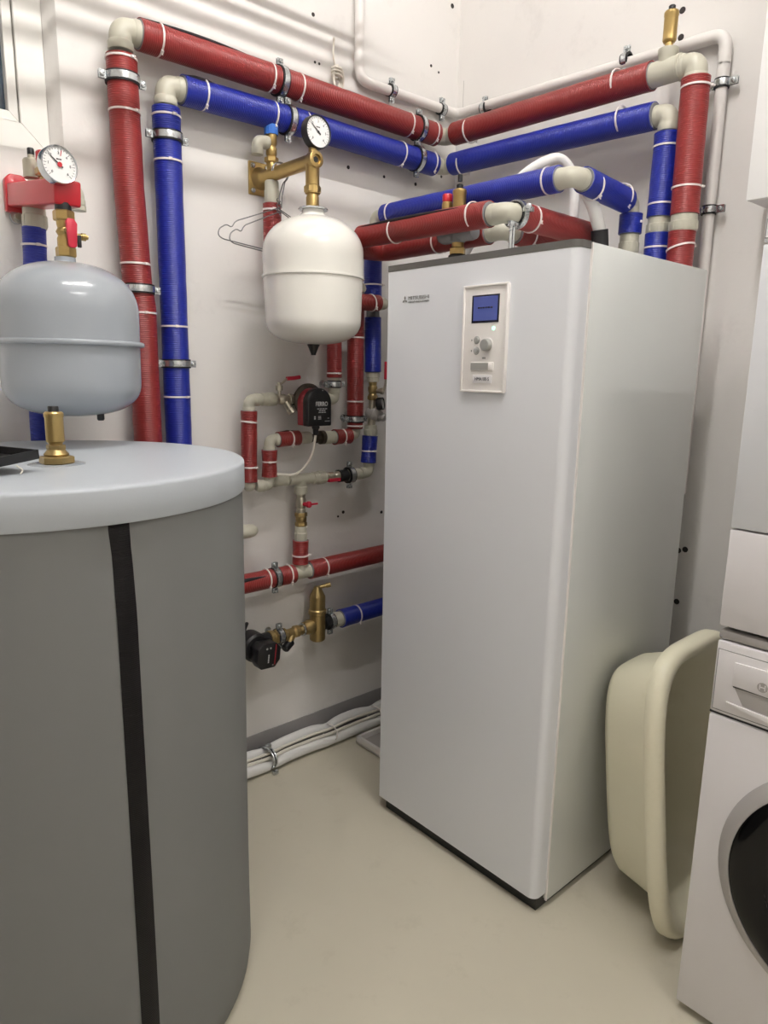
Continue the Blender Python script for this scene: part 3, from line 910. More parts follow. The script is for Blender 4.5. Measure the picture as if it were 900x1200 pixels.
# clamp with threaded rod carrying the red pipes
CR = thing('support_rod_clamp', (.17, .325, 1.62), 'galvanised double rod clamp holding the red pipes over the cabinet', 'clamp')
for dx in (-.006, .010):
    MB().tube([(.17 + dx, .318 + dx * .3, 1.62), (.17 + dx, .318 + dx * .3, 1.715)], .0045, 10).build('threaded_rod', M_STEEL, CR)
MB().lathe((.202, .3315, 1.745), X1, [(.030, -.008), (.036, -.008), (.036, .008), (.030, .008), (.030, -.008)], 26).build('clamp_band', M_STEEL, CR)
MB().lathe((.202, .3315, 1.745), X1, [(.027, -.011), (.031, -.011), (.031, .011), (.027, .011), (.027, -.011)], 26).build('rubber_lining', M_RUB, CR)
MB().box((.20, .292, 1.752), (.02, .022, .012)).build('clamp_ear', M_STEEL, CR, bevel=.001)
MB().lathe((.198, .288, 1.756), (-1, -.4, .2), [(.007, 0), (.008, .004), (.007, .010), (0, .011)], 12).build('clamp_screw', M_STEEL, CR)
MB().box((.174, .318, 1.717), (.03, .012, .012)).build('rod_nut', M_STEEL, CR, bevel=.001)

# boiler safety group with brass vent between the red pipes
SV = thing('vent_valve_group', (.2165, .545, 1.62), 'brass air vent and red capped relief valve standing on white cabinet', 'valve')
vx, vy = .2165, .545
MB().lathe((vx, vy, 1.62), Z1, [(0, 0), (.026, 0), (.026, .048), (.022, .052), (0, .052)], 24).build('base_union', M_BLACK, SV)
MB().hexa((vx, vy, 1.668), Z1, .023, .022).build('brass_nut', M_BRASS, SV, flat=True)
MB().lathe((vx, vy, 1.69), Z1, [(.017, 0), (.017, .014)], 20).build('brass_neck', M_BRASS, SV)
o = MB().lathe((vx, vy + .05, 1.726), (0, -1, 0), [(0, -.02), (.016, -.018), (.020, -.01), (.0225, .0), (.021, .05), (.0225, .10), (.020, .112), (0, .118)], 22).build('insulation_shell', M_FOAM, SV, ang=40)
MB().lathe((vx, vy, 1.702), Z1, [(.016, 0), (.021, .004), (.024, .02), (.02, .03)], 22).build('shell_foot', M_FOAM, o)
air_vent(SV, (vx, vy, 1.752), .0185, .105)
MB().tube([(vx, vy, 1.865), (vx, vy, 1.882)], .0065, 12).build('vent_pin', M_BLACK, SV)
o = MB().lathe((vx, vy + .046, 1.745), Z1, [(.012, 0), (.012, .045), (.0155, .048), (.0155, .07), (.013, .073)], 20).build('relief_valve', M_BRASS, SV, ang=30)
MB().lathe((vx, vy + .046, 1.818), Z1, [(.0135, 0), (.0145, .003), (.0145, .018), (.012, .021), (0, .021)], 14).build('relief_cap', M_REDP, o)
MB().lathe((vx, vy + .046, 1.775), (-.4, .9, 0), [(.010, 0), (.010, .022), (.008, .024), (0, .024)], 16).build('relief_outlet', M_BRASS, o)

# white foam hoses behind
H1 = thing('foam_hose', (.5, .378, 1.63), 'white foam covered hose arching over the blue pipe', 'hose')
MB().tube(bend([(.37, .66, 1.70), (.372, .56, 1.83), (.40, .44, 1.918), (.475, .40, 1.955), (.515, .375, 1.90), (.515, .372, 1.82), (.515, .378, 1.63)], .09, 8), .0145, 16).build('hose', M_FLEX, H1)
H2 = thing('foam_hose', (.5, .26, 1.63), 'white foam wrapped hose with black collar behind red pipe end', 'hose')
MB().tube(bend([(.41, .29, 1.86), (.44, .262, 1.80), (.485, .262, 1.735)], .03), .0175, 16).build('hose', M_FLEX, H2)
MB().tube([(.482, .262, 1.738), (.494, .262, 1.68), (.494, .262, 1.63)], .0235, 16).build('black_collar', M_RUB, H2)
ST = thing('pipe_stub', (.48, .45, 1.62), 'beige capped pipe stub sticking up behind red pipes', 'pipe')
MB().lathe((.44, .485, 1.62), Z1, [(.02, 0), (.02, .20), (.018, .207), (0, .207)], 22).build('stub', M_PPR, ST)
MB().lathe((.44, .485, 1.795), Z1, [(.02, 0), (.022, .002), (.022, .022), (.02, .024)], 22).build('socket', M_PPR, ST)

# ------------------------------------------------------------------ white conduit along both walls
CD = thing('conduit', (.255, 1.04, 2.3), 'white plastic conduit running above the red pipe and down right wall', 'conduit')
cr = .0155
MB().tube([(.258, 1.045, ZC - .01), (.262, 1.045, 2.335)], cr, 18).build('conduit_tube', M_PVC, CD)
MB().tube(bend([(.262, 1.045, 2.345), (.262, 1.045, 2.268), (.34, 1.045, 2.266)], .075, 12), cr * 1.06, 18).build('conduit_bend', M_PVC, CD)
MB().tube([(.335, 1.045, 2.266), (.665, 1.045, 2.272)], cr, 18).build('conduit_tube', M_PVC, CD)
MB().tube(bend([(.66, 1.045, 2.272), (.73, 1.045, 2.272), (.73, .975, 2.272)], .06, 12), cr * 1.06, 18).build('conduit_bend', M_PVC, CD)
MB().tube([(.73, .98, 2.272), (.73, .16, 2.246)], cr, 18).build('conduit_tube', M_PVC, CD)
MB().tube(bend([(.73, .17, 2.247), (.73, .076, 2.243), (.73, .076, 2.165)], .06, 12), cr * 1.1, 18).build('conduit_bend', M_PVC, CD)
MB().tube([(.73, .076, 2.17), (.73, .076, 1.0)], cr, 18).build('conduit_tube', M_PVC, CD)
MB().lathe((.73, .076, 2.13), Z1, [(cr, 0), (cr * 1.1, .001), (cr * 1.1, .04), (cr, .041)], 18).build('conduit_sleeve', M_PVC, CD)
for x in (.404, .648): clamp(CD, (x, 1.045, 2.270), X1, cr, Y1, .025)
for y in (.914, .37): clamp(CD, (.73, y, 2.262), Y1, cr, X1, .024)
for z in (2.121, 1.80): clamp(CD, (.73, .076, z), Z1, cr, X1, .024, ears=1.3)

# coil of spare cable hanging from the wall
CC = thing('cable_coil', (.168, 1.06, 2.36), 'small bundle of white cable hanging from the left wall', 'cable')
MB().tube(bend([(.180, 1.069, 2.365), (.168, 1.055, 2.365), (.160, 1.05, 2.31), (.172, 1.05, 2.27)], .03), .0032, 8).build('cable_lead', M_CABLE, CC)
for k in range(4):
    pts = []
    for i in range(20):
        a = 2 * math.pi * i / 20
        pts.append(V((.170 + (.010 + .003 * k) * math.cos(a) + .003 * math.sin(2 * a + k), 1.045 + .006 * math.sin(a * 2 + k) - .004 * k, 2.245 + (.034 + .004 * (k % 2)) * math.sin(a) - .003 * k)))
    MB().tube(pts, .0032, 8, closed=True).build('cable_loop', M_CABLE, CC)
for dz in (.006, -.004, .015):
    MB().lathe((.170, 1.043, 2.255 + dz), V((.2, 0, 1)), [(.016, -.003), (.019, -.002), (.019, .002), (.016, .003)], 14).build('cable_wrap', M_CABLE, CC)

# ------------------------------------------------------------------ wire hangers on the brass arm
def hanger(label, y, cx, zt, half, drop, tilt, hookx):
    t = thing('wire_hanger', (cx, y, zt), label, 'hanger', 'wire hangers on the brass arm')
    w = .0016
    hook = [(hookx + .027 * math.cos(a), y, 1.9025 + .027 * math.sin(a)) for a in [math.radians(-60 + i * 20) for i in range(13)]]
    hook = [(cx + .004, y, zt), (cx + .006, y, zt + .03)] + hook
    MB().tube(bend(hook, .012, 4), w, 8).build('hook', M_WIRE, t)
    tw = [(cx + .003 * math.cos(k * 1.3), y + .003 * math.sin(k * 1.3), zt - .022 + .003 * k) for k in range(14)]
    MB().tube(tw, w, 8).build('twisted_neck', M_WIRE, t)
    L = []
    for sg in (-1, 1):
        L.append([(cx, y, zt - .01), (cx + sg * half * .72, y, zt - drop * .56 + tilt * -sg), (cx + sg * half * .78, y, zt - drop * .72 + tilt * -sg), (cx + sg * half * .86, y, zt - drop * .66 + tilt * -sg),
                  (cx + sg * half * .98, y, zt - drop * .78 + tilt * -sg), (cx + sg * half, y, zt - drop * .93 + tilt * -sg), (cx + sg * half * .93, y, zt - drop + tilt * -sg), (cx, y, zt - drop - .016)])
    for pts in L:
        MB().tube(bend(pts, .012, 5), w, 8).build('shoulder_wire', M_WIRE, t)
    return t
hanger('outer bent wire hanger hooked on the brass bracket arm', .957, -.112, 1.815, .197, .118, 0.0, -.105)
hanger('inner bent wire hanger hanging just below the outer one', .950, -.108, 1.806, .170, .118, .0, -.105)

# ------------------------------------------------------------------ lower pipework on the left wall
YL = 1.0
rp = .0172
# ---- line with the red pump
L1 = thing('insulated_pipe', (-.197, YL, .98), 'red insulated pipe drop at far left of the pump line', 'pipe')
sleeve(L1, [(-.196, YL, 1.219), (-.200, YL, 1.002)], .0245, M_RED, flare=.03)
tie(L1, (-.1965, YL, 1.186), V((.12, 0, 1)), .0245, head=-.3)
tie(L1, (-.199, YL, 1.048), Z1, .0245, head=.3)
elbow(L1, (-.196, YL, 1.253), (0, 0, -1), (1, 0, 0), rp, .036, col=1.14)
MB().lathe((-.200, YL, 1.004), (0, 0, -1), [(rp * 1.1, 0), (rp * 1.1, .014), (rp * .9, .026), (rp * .5, .031), (0, .033)], 22).build('end_elbow', M_PPR, L1)
run(L1, (-.165, YL, 1.253), (-.137, YL, 1.253), rp * .95)
coupling(L1, (-.152, YL, 1.253), X1, rp * 1.14, .045, ribs=False)

FV = thing('filter_ball_valve', (-.08, YL, 1.25), 'nickel ball valve and strainer with long red lever before the pump', 'valve')
MB().lathe((-.108, YL, 1.2525), X1, [(0, 0), (.013, 0), (.0145, .012), (.0125, .018), (.0165, .026), (.0165, .04), (.013, .046), (.013, .058), (.0155, .06), (.0155, .07), (0, .07)], 20).build('valve_body', M_NICKEL, FV, ang=30)
for x in (-.108, -.052): MB().hexa((x, YL, 1.2525), X1, .0185, .012).build('valve_nut', M_NICKEL, FV, flat=True)
MB().lathe((-.068, YL - .004, 1.248), V((.45, -.35, -.85)), [(.0115, 0), (.0115, .026), (.0145, .028), (.0145, .044), (.010, .046), (0, .046)], 12).build('strainer', M_NICKEL, FV, ang=20)
MB().tube([(-.086, YL, 1.265), (-.086, YL, 1.305)], .0058, 12).build('stem', M_NICKEL, FV)
MB().hexa((-.086, YL, 1.280), Z1, .011, .016).build('stem_nut', M_NICKEL, FV, flat=True)
MB().tube(bend([(-.092, YL, 1.300), (-.078, YL, 1.300), (-.060, YL, 1.316), (-.030, YL, 1.318)], .012), .0038, 8).build('lever_arm', M_NICKEL, FV)
MB().tube(bend([(-.058, YL, 1.317), (-.028, YL, 1.319), (-.008, YL, 1.322)], .01), [.0062] * 11, 10).build('lever_grip', M_REDH, FV)

PM = thing('circulation_pump', (.02, YL, 1.25), 'black and red circulation pump with white lettering and white cord', 'pump')
q = MB().lathe((-.038, YL, 1.2505), X1, [(0, 0), (.0175, 0), (.0175, .012), (.015, .014), (.015, .034), (.0, .034)], 20)
q.lathe((.012, YL + .02, 1.2505), (0, -1, 0), [(0, 0), (.030, .0), (.041, .012), (.041, .05), (.0, .05)], 30)
q.lathe((.12, YL, 1.2505), (-1, 0, 0), [(0, 0), (.0175, 0), (.0175, .012), (.015, .014), (.015, .07), (0, .07)], 20)
q.build('volute', M_PUMPD, PM, ang=35)
MB().lathe((.002, .975, 1.2505), (0, -1, 0), [(.051, 0), (.053, .003), (.053, .012), (.047, .017), (.04, .02)], 36).build('flange', M_PUMPD, PM, ang=30)
arch = [(-.046, -.060), (.046, -.060)] + [(.046 * math.cos(a), .012 + .046 * math.sin(a)) for a in [i * math.pi / 16 for i in range(17)]]
MB().prism([(a * .97, b * .98) for a, b in arch], (-.001, .962, 1.2325), (1, 0, 0), (0, 0, 1), .034).build('motor_shell', M_PUMPR, PM, bevel=.003)
o = MB().prism(arch, (-.002, .930, 1.2325), (1, 0, 0), (0, 0, 1), .030).build('front_cover', M_BLACK, PM, bevel=.005, bseg=3)
fu, fv = (1, 0, 0), (0, 0, 1)
text('maker_name', 'FERRO', (.0045, .8996, 1.241), fu, fv, .0185, M_INKW, o, width=.046)
for i, (n_, w) in enumerate(((4, .040), (3, .026), (3, .030))):
    dashes('fine_print', (.006, .8996, 1.2265 - i * .0055), fu, fv, w, .0022, M_INKW, o, n_)
dashes('rating_mark', (-.022, .8996, 1.199), fv, (-1, 0, 0), .011, .006, M_INKW, o, 2)
for k in range(3):
    dashes('fine_print', (-.004, .8996, 1.203 - k * .004), fu, fv, .012, .002, M_INKW, o, 2 + k)
dashes('fine_print', (.030, .8996, 1.197), fu, fv, .007, .002, M_INKW, o, 2)
dashes('fine_print', (.026, .8996, 1.188), fu, fv, .020, .002, M_INKW, o, 4)
MB().lathe((.008, .8998, 1.283), (0, -1, 0), [(.0015, 0), (0, .0008)], 8).build('indicator_dot', M_INKW, o)
MB().lathe((-.008, .915, 1.178), (0, 0, -1), [(.0125, 0), (.0125, .012), (.0095, .016), (.008, .034), (0, .034)], 16).build('cable_gland', M_BLACK, PM, ang=30)
MB().tube(bend([(-.008, .915, 1.148), (-.010, .93, 1.07), (-.045, .965, 1.012), (-.11, .985, 1.020)], .06, 10), .0042, 10).build('power_cord', M_CABLE, PM)
elbow(PM, (.131, YL, 1.2505), (-1, 0, 0), (0, 0, 1), rp * 1.05, .032, name='outlet_elbow')

# ---- return line under the pump
L2 = thing('insulated_pipe', (-.125, YL, .98), 'red insulated return pipe zigzagging below the pump to riser', 'pipe')
elbow(L2, (-.125, YL, 1.128), (0, 0, -1), (1, 0, 0), rp, .034, col=1.14)
sleeve(L2, [(-.125, YL, 1.096), (-.126, YL, 1.012)], .0225, M_RED, flare=.12)
tie(L2, (-.1255, YL, 1.060), Z1, .0220, head=-.5)
elbow(L2, (-.126, YL, .985), (0, 0, 1), (-1, 0, 0), rp, .034, col=1.14)
MB().lathe((-.16, YL, .985), (-1, 0, 0), [(rp * 1.15, 0), (rp * 1.15, .006), (rp * .8, .016), (0, .018)], 20).build('end_cap', M_PPR, L2)
sleeve(L2, [(-.094, YL, 1.127), (-.016, YL, 1.129)], .0235, M_RED, flare=.05, seam=(-.2, .0, .6))
tie(L2, (-.047, YL, 1.128), X1, .0230, head=2.4)
coupling(L2, (-.016, YL, 1.128), X1, rp * 1.1, .045, ribs=False)
MB().lathe((.028, YL, 1.126), X1, [(0, 0), (.014, 0), (.0155, .006), (.012, .014), (.012, .024), (.018, .026), (.018, .034), (.013, .036), (.013, .042), (.023, .044), (.023, .058), (.014, .06), (0, .06)], 22).build('check_valve', M_PUMPD, L2, ang=30)
coupling(L2, (.135, YL, 1.1245), (-1, 0, 0), rp * 1.2, .048, ribs=False)
sleeve(L2, [(.132, YL, 1.1245), (.197, YL, 1.1255)], .0245, M_RED, flare=.08)
tie(L2, (.166, YL, 1.125), X1, .0238, head=2.4)
elbow(L2, (.224, YL, 1.128), (-1, 0, 0), (0, 0, 1), rp * 1.05, .034, col=1.12)
sleeve(L2, [(.222, YL, 1.150), (.222, YL, 1.178)], .0275, M_RED)
sleeve(L2, [(.222, YL, 1.190), (.220, YL, 1.58)], .0285, M_RED)
clamp(L2, (.222, YL, 1.183), Z1, .0265, Y1, .07)
tie(L2, (.222, YL, 1.243), Z1, .0285)
tie(L2, (.222, YL, 1.160), Z1, .0275)
tie(L2, (.221, YL, 1.455), Z1, .0285, head=-.9)
elbow(L2, (.22, YL, 1.60), (0, 0, -1), (0, -1, .6), .018, .034)

# ---- cold make-up line with the tee
L3 = thing('insulated_pipe', (-.008, YL, .95), 'beige tee line with blue sleeve rising into the valve set', 'pipe')
elbow(L3, (-.083, YL + .012, .993), (1, 0, 0), (0, 1, -.2), rp * 1.0, .03, col=1.12)
q = MB().tube([(-.055, YL, .995), (.064, YL, .992)], rp * 1.06, 22)
q.lathe((-.006, YL, .995), (0, 0, -1), [(rp * 1.05, 0), (rp * 1.05, .022), (rp * 1.28, .026), (rp * 1.28, .050), (rp * .9, .052)], 22)
q.build('tee', M_PPR, L3, ang=40)
coupling(L3, (.040, YL, .992), X1, rp * 1.2, .050)
MB().lathe((.090, YL, .991), X1, [(0, 0), (.014, 0), (.016, .01), (.013, .016), (.0165, .024), (.0165, .036), (.013, .042), (.0165, .05), (.0165, .064), (0, .064)], 22).build('check_valve', M_NICKEL, L3, ang=30)
MB().box((.122, YL - .004, .981), (.05, .032, .012)).build('valve_tag', M_REDH, L3, bevel=.003)
MB().lathe((.150, YL, .990), X1, [(0, 0), (.021, 0), (.021, .034), (.019, .036), (0, .036)], 22).build('rubber_sleeve', M_RUB, L3)
clamp(L3, (.199, YL, .990), X1, .024, Y1, .07)
coupling(L3, (.246, YL, .990), (-1, 0, 0), rp * 1.15, .050)
elbow(L3, (.286, YL, .992), (-1, 0, 0), (0, 0, 1), rp * 1.1, .038, col=1.1)
sleeve(L3, [(.285, YL, 1.028), (.291, YL, 1.122)], .0265, M_BLUE, flare=.05)
tie(L3, (.288, YL, 1.070), Z1, .0262)
coupling(L3, (.293, YL, 1.160), (0, 0, -1), rp * 1.3, .036)

VS = thing('filling_valve_set', (.300, YL, 1.16), 'grey filling valve with dark gauge and upright red lever on blue pipe', 'valve')
MB().tube([(.296, YL, 1.150), (.301, YL, 1.25)], .014, 18).build('valve_stem', M_NICKEL, VS)
q = MB().lathe((.299, YL + .018, 1.203), (.25, -1, -.25), [(0, 0), (.022, 0), (.024, .01), (.024, .03), (.020, .036), (.019, .05), (.014, .052), (.014, .068), (.011, .072), (0, .072)], 22)
q.build('pressure_reducer', M_APPG, VS, ang=30)
gauge(VS, (.304, .948, 1.236), (.55, -.8, .1), .0215, .022, M_BLACK, needle=1.2, nums=False)
MB().lathe((.3005, YL, 1.246), Z1, [(0, 0), (.0145, 0), (.0165, .006), (.0165, .016), (.013, .022), (.0165, .032), (.0165, .044), (.0135, .05), (.0145, .06), (.0145, .068), (0, .068)], 20).build('ball_valve', M_BRASSD, VS, ang=30)
MB().hexa((.3005, YL, 1.248), Z1, .0185, .013).build('valve_nut', M_BRASSD, VS, flat=True)
coupling(VS, (.3005, YL, 1.308), Z1, rp * 1.3, .037)
MB().lathe((.301, YL, 1.278), (.45, -.9, 0), [(0, 0), (.008, 0), (.008, .028), (.011, .03), (.011, .04), (0, .04)], 14).build('lever_spindle', M_NICKEL, VS)
MB().tube(bend([(.318, .963, 1.278), (.326, .963, 1.300), (.328, .963, 1.32), (.328, .963, 1.335)], .012), .0042, 8).build('lever_arm', M_NICKEL, VS)
MB().tube([(.328, .963, 1.318), (.329, .963, 1.345), (.329, .963, 1.378)], [.0068, .0075, .0068], 12).build('lever_grip', M_REDH, VS)

# ---- drop from the tee to the low red pipe
DV = thing('drain_ball_valve', (-.007, YL, .83), 'small ball valve with pink butterfly handle below the beige tee', 'valve')
MB().lathe((-.006, YL, .952), (0, 0, -1), [(0, 0), (.0155, 0), (.0155, .014), (.0135, .018), (.017, .026), (.017, .05), (.0135, .056), (.0155, .062), (.0155, .076), (0, .076)], 20).build('valve_body', M_NICKEL, DV, ang=30)
MB().cyl((-.005, YL - .012, .912), V((.35, -.93, 0)), .007, .018, 14).build('spindle', M_REDH, DV)
MB().lathe((.002, YL - .028, .912), V((.35, -.93, 0)), [(0, 0), (.011, 0), (.011, .008), (.008, .011), (0, .011)], 16).build('handle_hub', M_REDH, DV)
MB().box((.016, YL - .034, .912), (.042, .006, .006)).build('butterfly_handle', M_REDH, DV, bevel=.0015)
MB().hexa((-.006, YL, .882), (0, 0, -1), .021, .014).build('union_nut', M_BRASSD, DV, flat=True)
MB().lathe((-.006, YL, .868), (0, 0, -1), [(.017, 0), (.0185, .004), (.0185, .014), (.016, .018)], 20).build('union_body', M_BRASSD, DV)
MB().hexa((-.006, YL, .850), (0, 0, -1), .020, .014).build('union_nut', M_BRASSD, DV, flat=True)
coupling(DV, (-.007, YL, .836), (0, 0, -1), rp * 1.15, .050)

L4 = thing('insulated_pipe', (-.01, YL, .65), 'low red insulated pipe with beige tee crossing the left wall', 'pipe')
sleeve(L4, [(-.008, YL, .788), (-.010, YL, .708)], .0265, M_RED, flare=.02)
tie(L4, (-.009, YL, .737), Z1, .0265, head=.9)
q = MB().tube([(-.05, YL, .678), (.034, YL, .678)], .0235, 22)
q.lathe((-.010, YL, .678), Z1, [(.0225, 0), (.0225, .032), (.018, .034)], 20)
q.build('tee', M_PPR, L4, ang=40)
rl = .0315
sleeve(L4, [(-.70, YL, .676), (-.040, YL, .677)], rl, M_RED, seam=(.9, .55, .82))
sleeve(L4, [(.026, YL, .679), (.50, YL, .686)], rl, M_RED)
for x in (-.144, -.060, .087, .350): tie(L4, (x, YL, .679), X1, rl, head=2.3)
clamp(L4, (-.1115, YL, .677), X1, rl - .002, Y1, .07)

PE = thing('pipe_stub', (-.2, YL, .84), 'cream plastic pipe end poking out beside the grey tank', 'pipe')
MB().lathe((-.30, YL, .846), X1, [(0, 0), (.022, 0), (.022, .095), (.019, .112), (.012, .122), (0, .126)], 24).build('pipe_end', M_PPR, PE)
MB().tube([(-.29, YL, .846), (-.29, YA - .001, .846)], .016, 16).build('wall_tail', M_PPR, PE)

# ---- lowest line: pump, strainer, air separator, blue pipe
P2 = thing('circulation_pump', (-.21, YL, .45), 'small black circulation pump half hidden behind the grey tank', 'pump')
MB().lathe((-.29, YL, .470), X1, [(0, 0), (.028, 0), (.028, .03), (.036, .05), (.036, .10), (.026, .12), (.026, .15), (0, .15)], 24).build('volute', M_BLACK, P2, ang=40)
MB().lathe((-.215, 1.0, .475), (0, -1, 0), [(0, 0), (.047, 0), (.047, .05), (.040, .056), (0, .056)], 30).build('motor', M_BLACK, P2, ang=35)
oc = [(-.043, -.020), (-.024, -.045), (.026, -.042), (.043, -.018), (.043, .022), (.026, .038), (-.026, .038), (-.043, .022)]
o = MB().prism(oc, (-.200, .945, .462), V((1, .0, -.12)).normalized(), V((.12, 0, 1)).normalized(), .045).build('control_box', M_BLACK, P2, bevel=.004)
MB().box((-.178, .8988, .461), (.0035, .001, .066), V((1, 0, -.12)), Y1, V((.12, 0, 1))).build('red_stripe', M_PUMPR, o)
dashes('maker_mark', (-.203, .8992, .452), V((.12, 0, 1)), V((-1, 0, .12)), .028, .004, M_INKW, o, 5)
for dx in (0, .013): MB().lathe((-.207 + dx, .8998, .485), (0, -1, 0), [(.0035, 0), (.003, .001), (0, .001)], 12).build('button', M_GREYB, o)
MB().lathe((-.188, .8998, .428), (0, -1, 0), [(.0025, 0), (.002, .001), (0, .001)], 12).build('button', M_GREYB, o)
MB().tube(bend([(-.25, .97, .53), (-.235, .98, .545), (-.225, .99, .548)], .01), .006, 10).build('cable_inlet', M_BLACK, P2)

YS2 = thing('y_strainer', (-.06, YL, .45), 'brass strainer with black knob between black pump and separator', 'valve')
MB().lathe((-.14, YL, .472), X1, [(0, 0), (.021, 0), (.026, .003), (.026, .016), (.021, .018), (.021, .022)], 22).build('union', M_BRASSD, YS2)
MB().hexa((-.118, YL, .472), X1, .0265, .018).build('union_nut', M_BRASSD, YS2, flat=True)
clamp(YS2, (-.098, YL, .472), X1, .022, Y1, .07)
MB().lathe((-.088, YL, .472), X1, [(0, 0), (.019, 0), (.0215, .004), (.0215, .014), (.015, .02), (.0155, .045), (.0205, .052), (.0205, .066), (.017, .070), (.017, .086), (0, .086)], 24).build('strainer_body', M_BRASSD, YS2, ang=30)
MB().lathe((-.045, YL - .003, .468), V((-.62, -.25, -.72)), [(.0125, 0), (.0125, .032), (.0105, .036), (0, .036)], 18).build('strainer_leg', M_BRASSD, YS2)
MB().lathe((-.066, YL - .012, .440), V((-.75, -.25, -.35)), [(.0125, -.012), (.0145, -.010), (.0145, .024), (.011, .028), (0, .028)], 14).build('drain_knob', M_BLACK, YS2, ang=20)
MB().lathe((-.008, YL, .472), X1, [(.018, 0), (.0225, .001), (.0225, .007), (.018, .008)], 24).build('washer_ring', M_STEEL, YS2)

AS = thing('air_separator', (.06, YL, .42), 'aged brass air separator with cone top on the lowest pipe', 'valve')
MB().lathe((.061, YL, .418), Z1, [(0, 0), (.022, .0), (.0265, .004), (.0275, .010), (.0275, .094), (.031, .098), (.031, .112), (.0275, .116), (.0275, .158), (.026, .164), (.012, .192), (.010, .196), (0, .197)], 32).build('body', M_BRASSD, AS, ang=25)
MB().lathe((0.0, YL, .474), X1, [(0, 0), (.022, 0), (.0225, .012), (.027, .024), (.024, .04)], 26).build('inlet_boss', M_BRASSD, AS)
MB().lathe((.062, YL, .609), V((.8, -.45, .2)), [(0, -.006), (.0065, -.006), (.0065, .030), (.0085, .031), (.0085, .046), (0, .046)], 14).build('vent_nozzle', M_BRASSD, AS)
B3 = thing('insulated_pipe', (.1, YL, .45), 'lowest blue insulated pipe leaving the brass air separator', 'pipe')
MB().lathe((.086, YL, .475), X1, [(0, 0), (.024, 0), (.024, .03), (0, .03)], 24).build('rubber_union', M_RUB, B3)
clamp(B3, (.116, YL, .475), X1, .025, Y1, .07)
coupling(B3, (.170, YL, .475), (-1, 0, 0), .0245, .040)
sleeve(B3, [(.163, YL, .474), (.50, YL, .478)], .0325, M_BLUE, flare=.04)
tie(B3, (.236, YL, .475), X1, .0325, head=2.3)

# ---- short red branch in front of the blue drop, right of the white vessel
SB = thing('insulated_pipe', (.18, .94, 1.56), 'short red insulated branch crossing the blue drop beside the vessel', 'pipe')
sleeve(SB, [(.06, .935, 1.560), (.262, .935, 1.566)], .026, M_RED)
tie(SB, (.232, .935, 1.565), V((1, 0, .2)), .026, head=2.2)
elbow(SB, (.290, .935, 1.566), (-1, 0, 0), (0, 1, 0), .020, .032, col=1.02)
run(SB, (.290, .966, 1.566), (.290, .9695, 1.566), .018)
run(SB, (.06, .935, 1.56), (.03, .935, 1.56), .017)

# ------------------------------------------------------------------ floor level pipes
FP = thing('pipe_bundle', (.1, 1.0, 0), 'bundle of white insulated pipes and cables along the wall foot', 'pipes')
def wavy(x0, x1, y0, z0, amp, ph, n=26):
    out = []
    for i in range(n + 1):
        x = x0 + (x1 - x0) * i / n
        pinch = min(abs(x - c) for c in (-.147, .123, .34))
        k = 1 - math.exp(-(pinch / .05) ** 2)
        out.append((x, y0 + amp * k * math.sin(6 * x + ph), z0 + amp * k * (.9 + .4 * math.cos(5 * x + ph))))
    return out
def fat(pts, r):
    out = []
    for p in pts:
        pinch = min(abs(p[0] - c) for c in (-.147, .123, .34))
        out.append(r * (1 - .22 * math.exp(-(pinch / .03) ** 2)))
    return out
for (y0, z0, r, ph) in ((1.030, .052, .0195, .3), (.988, .022, .0195, 1.7)):
    pts = wavy(-.60, .62, y0, z0, .006, ph, 60)
    MB().tube(pts, fat(pts, r), 14).build('insulated_hose', M_FLEX, FP)
for (y0, z0, r, ph) in ((.990, .048, .006, 2.0), (1.000, .060, .005, .5)):
    MB().tube(wavy(-.60, .62, y0, z0, .004, ph, 40), r, 8).build('cable', M_CABLE, FP)
q = MB()
ring = [V((-.147, 1.008 + .050 * math.cos(a) - .014 * math.sin(a), .042 + .038 * math.sin(a) - .0 * math.cos(a))) for a in [i * math.pi / 16 for i in range(32)]]
o = MB().tube(ring, .0045, 8, closed=True).build('pipe_clamp', M_RUB, FP)
for dx in (-.005, .005):
    ring2 = [p + V((dx, 0, 0)) + (p - V((-.147, 1.008, .042))).normalized() * .003 for p in ring]
    MB().tube(ring2, .003, 8, closed=True).build('clamp_band', M_STEEL, o)
for (y, z) in ((1.000, .088), (.958, .010)):
    MB().box((-.147, y, z), (.02, .014, .012)).build('clamp_ear', M_STEEL, o, bevel=.001)
    MB().lathe((-.147, y - .006, z), (0, -1, .3), [(.007, 0), (.006, .004), (0, .005)], 12).build('screw', M_STEEL, o)
for x in (.123, .34):
    ring = [V((x, 1.008 + .043 * math.cos(a) - .012 * math.sin(a), .041 + .034 * math.sin(a))) for a in [i * math.pi / 14 for i in range(28)]]
    MB().tube(ring, .0022, 6, closed=True).build('cable_tie', M_TIE, FP)
DT = thing('drip_tray', (.4, .78, 0), 'low white plastic drip tray behind the cabinet by the wall', 'tray')
x0, x1, y0, y1 = .19, .66, .635, .938
MB().bx(x0, x1, y0, y1, .008, .014).build('tray_floor', M_APPG, DT)
for (a, b, c, d) in ((x0, x1, y0, y0 + .012), (x0, x1, y1 - .012, y1), (x0, x0 + .012, y0, y1), (x1 - .012, x1, y0, y1)):
    MB().bx(a, b, c, d, .004, .034).build('tray_rim', M_PVC, DT, bevel=.003)
for (a, b) in ((x0 + .02, y0 + .02), (x1 - .02, y0 + .02), (x0 + .02, y1 - .02), (x1 - .02, y1 - .02)):
    MB().cyl((a, b, 0), Z1, .014, .009, 14).build('foot', M_PVC, DT)

